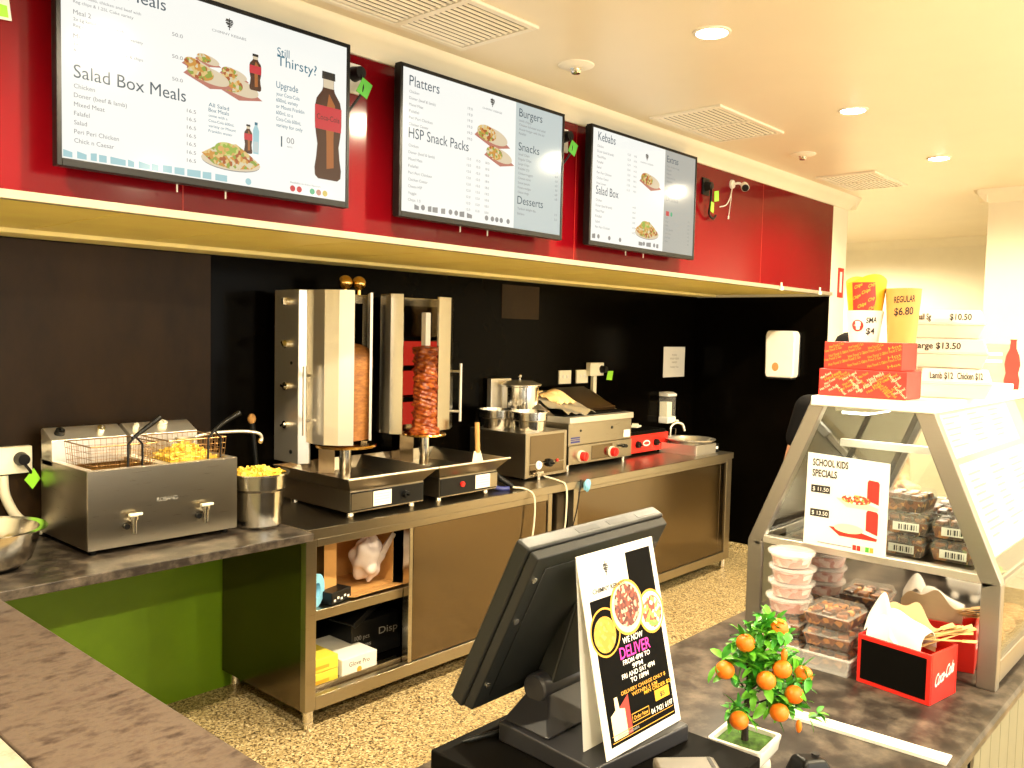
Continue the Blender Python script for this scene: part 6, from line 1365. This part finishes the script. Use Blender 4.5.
MB().box(-0.0035, -0.003, -0.03, 0.03, 0.115, 0.125).box(-0.0035, -0.003, -0.03, 0.03, 0.09, 0.10).build('print', 'white_ink', t)

# ------------------------------------------------------------------ the person behind the showcase
t = thing('person', 'person in black cap and short-sleeved black shirt standing behind the showcase', 'person', (3.90, 1.45, 0.0), math.radians(-48))
def limb(mb, pts, rs, n=18):
    for i in range(len(pts)-1):
        p, q = Vector(pts[i]), Vector(pts[i+1]); mb.cyl(p, q, rs[i], rs[i+1], n)
    for p, r in zip(pts, rs): mb.ball(p, r, (1, 1, 1), n)
    return mb
def remesh(o, vox, sm=6):
    r = o.modifiers.new('skin', 'REMESH'); r.mode = 'VOXEL'; r.voxel_size = vox; r.use_smooth_shade = True
    s = o.modifiers.new('soft', 'SMOOTH'); s.factor = 0.5; s.iterations = sm; return o
B = MB()
B.ball((0, 0.0, 0.99), 0.145, (1.08, 0.78, 0.95), 24); B.ball((0, 0.0, 1.12), 0.135, (1.0, 0.76, 1.1), 24); B.ball((0, -0.005, 1.30), 0.155, (1.08, 0.75, 1.05), 24); B.ball((0, 0.01, 1.42), 0.13, (1.35, 0.68, 0.62), 24)
limb(B, [(0, 0.012, 1.42), (0, 0.008, 1.545)], [0.062, 0.053])
B.ball((0, -0.005, 1.672), 0.082, (0.92, 1.12, 1.22), 28); B.ball((0, -0.035, 1.618), 0.052, (0.95, 0.95, 0.85), 20); B.ball((0, -0.098, 1.655), 0.013, (0.9, 1.2, 1.6), 12); B.ball((0, -0.104, 1.645), 0.013, (1.2, 1, 0.8), 12)
B.ball((0, -0.088, 1.618), 0.014, (1.5, 0.7, 0.45), 12)
for s in (-1, 1):
    B.ball((s*0.080, 0.005, 1.665), 0.020, (0.45, 0.8, 1.4), 12); B.ball((s*0.032, -0.082, 1.690), 0.016, (1.3, 0.6, 0.6), 12)
    limb(B, [(s*0.185, 0.01, 1.455), (s*0.245, 0.03, 1.19), (s*0.150, -0.205, 1.175), (s*0.125, -0.27, 1.18)], [0.056, 0.043, 0.032, 0.027])
    B.ball((s*0.115, -0.315, 1.178), 0.040, (0.85, 1.1, 0.42), 16)
    for i, (fx, L) in enumerate(((0.027, 0.072), (0.009, 0.080), (-0.009, 0.075), (-0.026, 0.060))):
        x = s*(0.115+(fx)); limb(B, [(x, -0.345, 1.180), (x-s*0.002, -0.345-L*0.5, 1.176), (x-s*0.006, -0.345-L*0.82, 1.158), (x-s*0.009, -0.345-L*0.95, 1.138)], [0.0092, 0.0086, 0.0080, 0.0072], 10)
    limb(B, [(s*0.085, -0.295, 1.18), (s*0.062, -0.328, 1.172), (s*0.058, -0.358, 1.160)], [0.012, 0.010, 0.0085], 10)
    limb(B, [(s*0.085, 0, 0.93), (s*0.095, -0.01, 0.50), (s*0.10, 0.02, 0.09)], [0.088, 0.056, 0.040]); limb(B, [(s*0.10, 0.02, 0.05), (s*0.115, -0.13, 0.035)], [0.040, 0.030])
remesh(B.build('body', 'skin', t), 0.0055, 3)
H = MB(); H.ball((0, 0.0, 0.99), 0.15, (1.10, 0.80, 1.0), 24); H.ball((0, 0.0, 1.12), 0.145, (1.03, 0.80, 1.15), 24); H.ball((0, -0.005, 1.30), 0.163, (1.10, 0.78, 1.05), 24); H.ball((0, 0.01, 1.425), 0.137, (1.38, 0.70, 0.60), 24)
limb(H, [(0, 0.012, 1.45), (0, 0.010, 1.50)], [0.07, 0.064])
for s in (-1, 1): limb(H, [(s*0.185, 0.01, 1.455), (s*0.218, 0.02, 1.325)], [0.068, 0.064])
remesh(H.build('shirt', 'shirt', t), 0.009, 3)
Tm = MB(); Tm.ball((0, 0.0, 0.97), 0.15, (1.06, 0.79, 0.85), 24)
for s in (-1, 1): limb(Tm, [(s*0.085, 0, 0.92), (s*0.095, -0.01, 0.50), (s*0.10, 0.02, 0.10)], [0.096, 0.070, 0.060])
remesh(Tm.build('trousers', 'trousers', t), 0.010, 3)
for s in (-1, 1): MB().hull([(s*0.10-0.045, 0.07, 0), (s*0.10+0.045, 0.07, 0), (s*0.12+0.05, -0.18, 0), (s*0.12-0.05, -0.18, 0)], [(s*0.10-0.038, 0.06, 0.10), (s*0.10+0.038, 0.06, 0.10), (s*0.12+0.034, -0.16, 0.045), (s*0.12-0.034, -0.16, 0.045)]).build('shoe', 'black', t, bevel=0.015, seg=3)
for s in (-1, 1): MB().ball((s*0.031, -0.089, 1.682), 0.0105, (1.2, 0.7, 0.75), 12).build('eye', 'ink', t)
hr = MB(); hr.ball((0, 0.014, 1.69), 0.088, (0.95, 1.10, 1.05), 24); hr.v = [Vector((v.x, max(v.y, -0.045) if v.z < 1.70 else v.y, max(v.z, 1.615))) for v in hr.v]; hr.build('hair', 'black_matt', t)
cp = MB().lathe([(0.0935, 1.705), (0.095, 1.715), (0.092, 1.75), (0.075, 1.785), (0.045, 1.803), (0, 1.808)], (0, 0, 0), 32); cp.v = [Vector((v.x*0.96, v.y*1.12, v.z)) for v in cp.v]
cp.grid(lambda u, v: (0.075*math.cos(PI*u)*(1-0.25*v), -0.08-0.085*v*math.sin(PI*u)**0.6, 1.716-0.012*v-0.008*abs(math.cos(PI*u))), 16, 5, 0.004); cp.build('cap', 'shirt', t)

# the lettering helper leaves nothing behind
if _tc is not None:
    cu = _tc.data; bpy.data.objects.remove(_tc); bpy.data.curves.remove(cu)
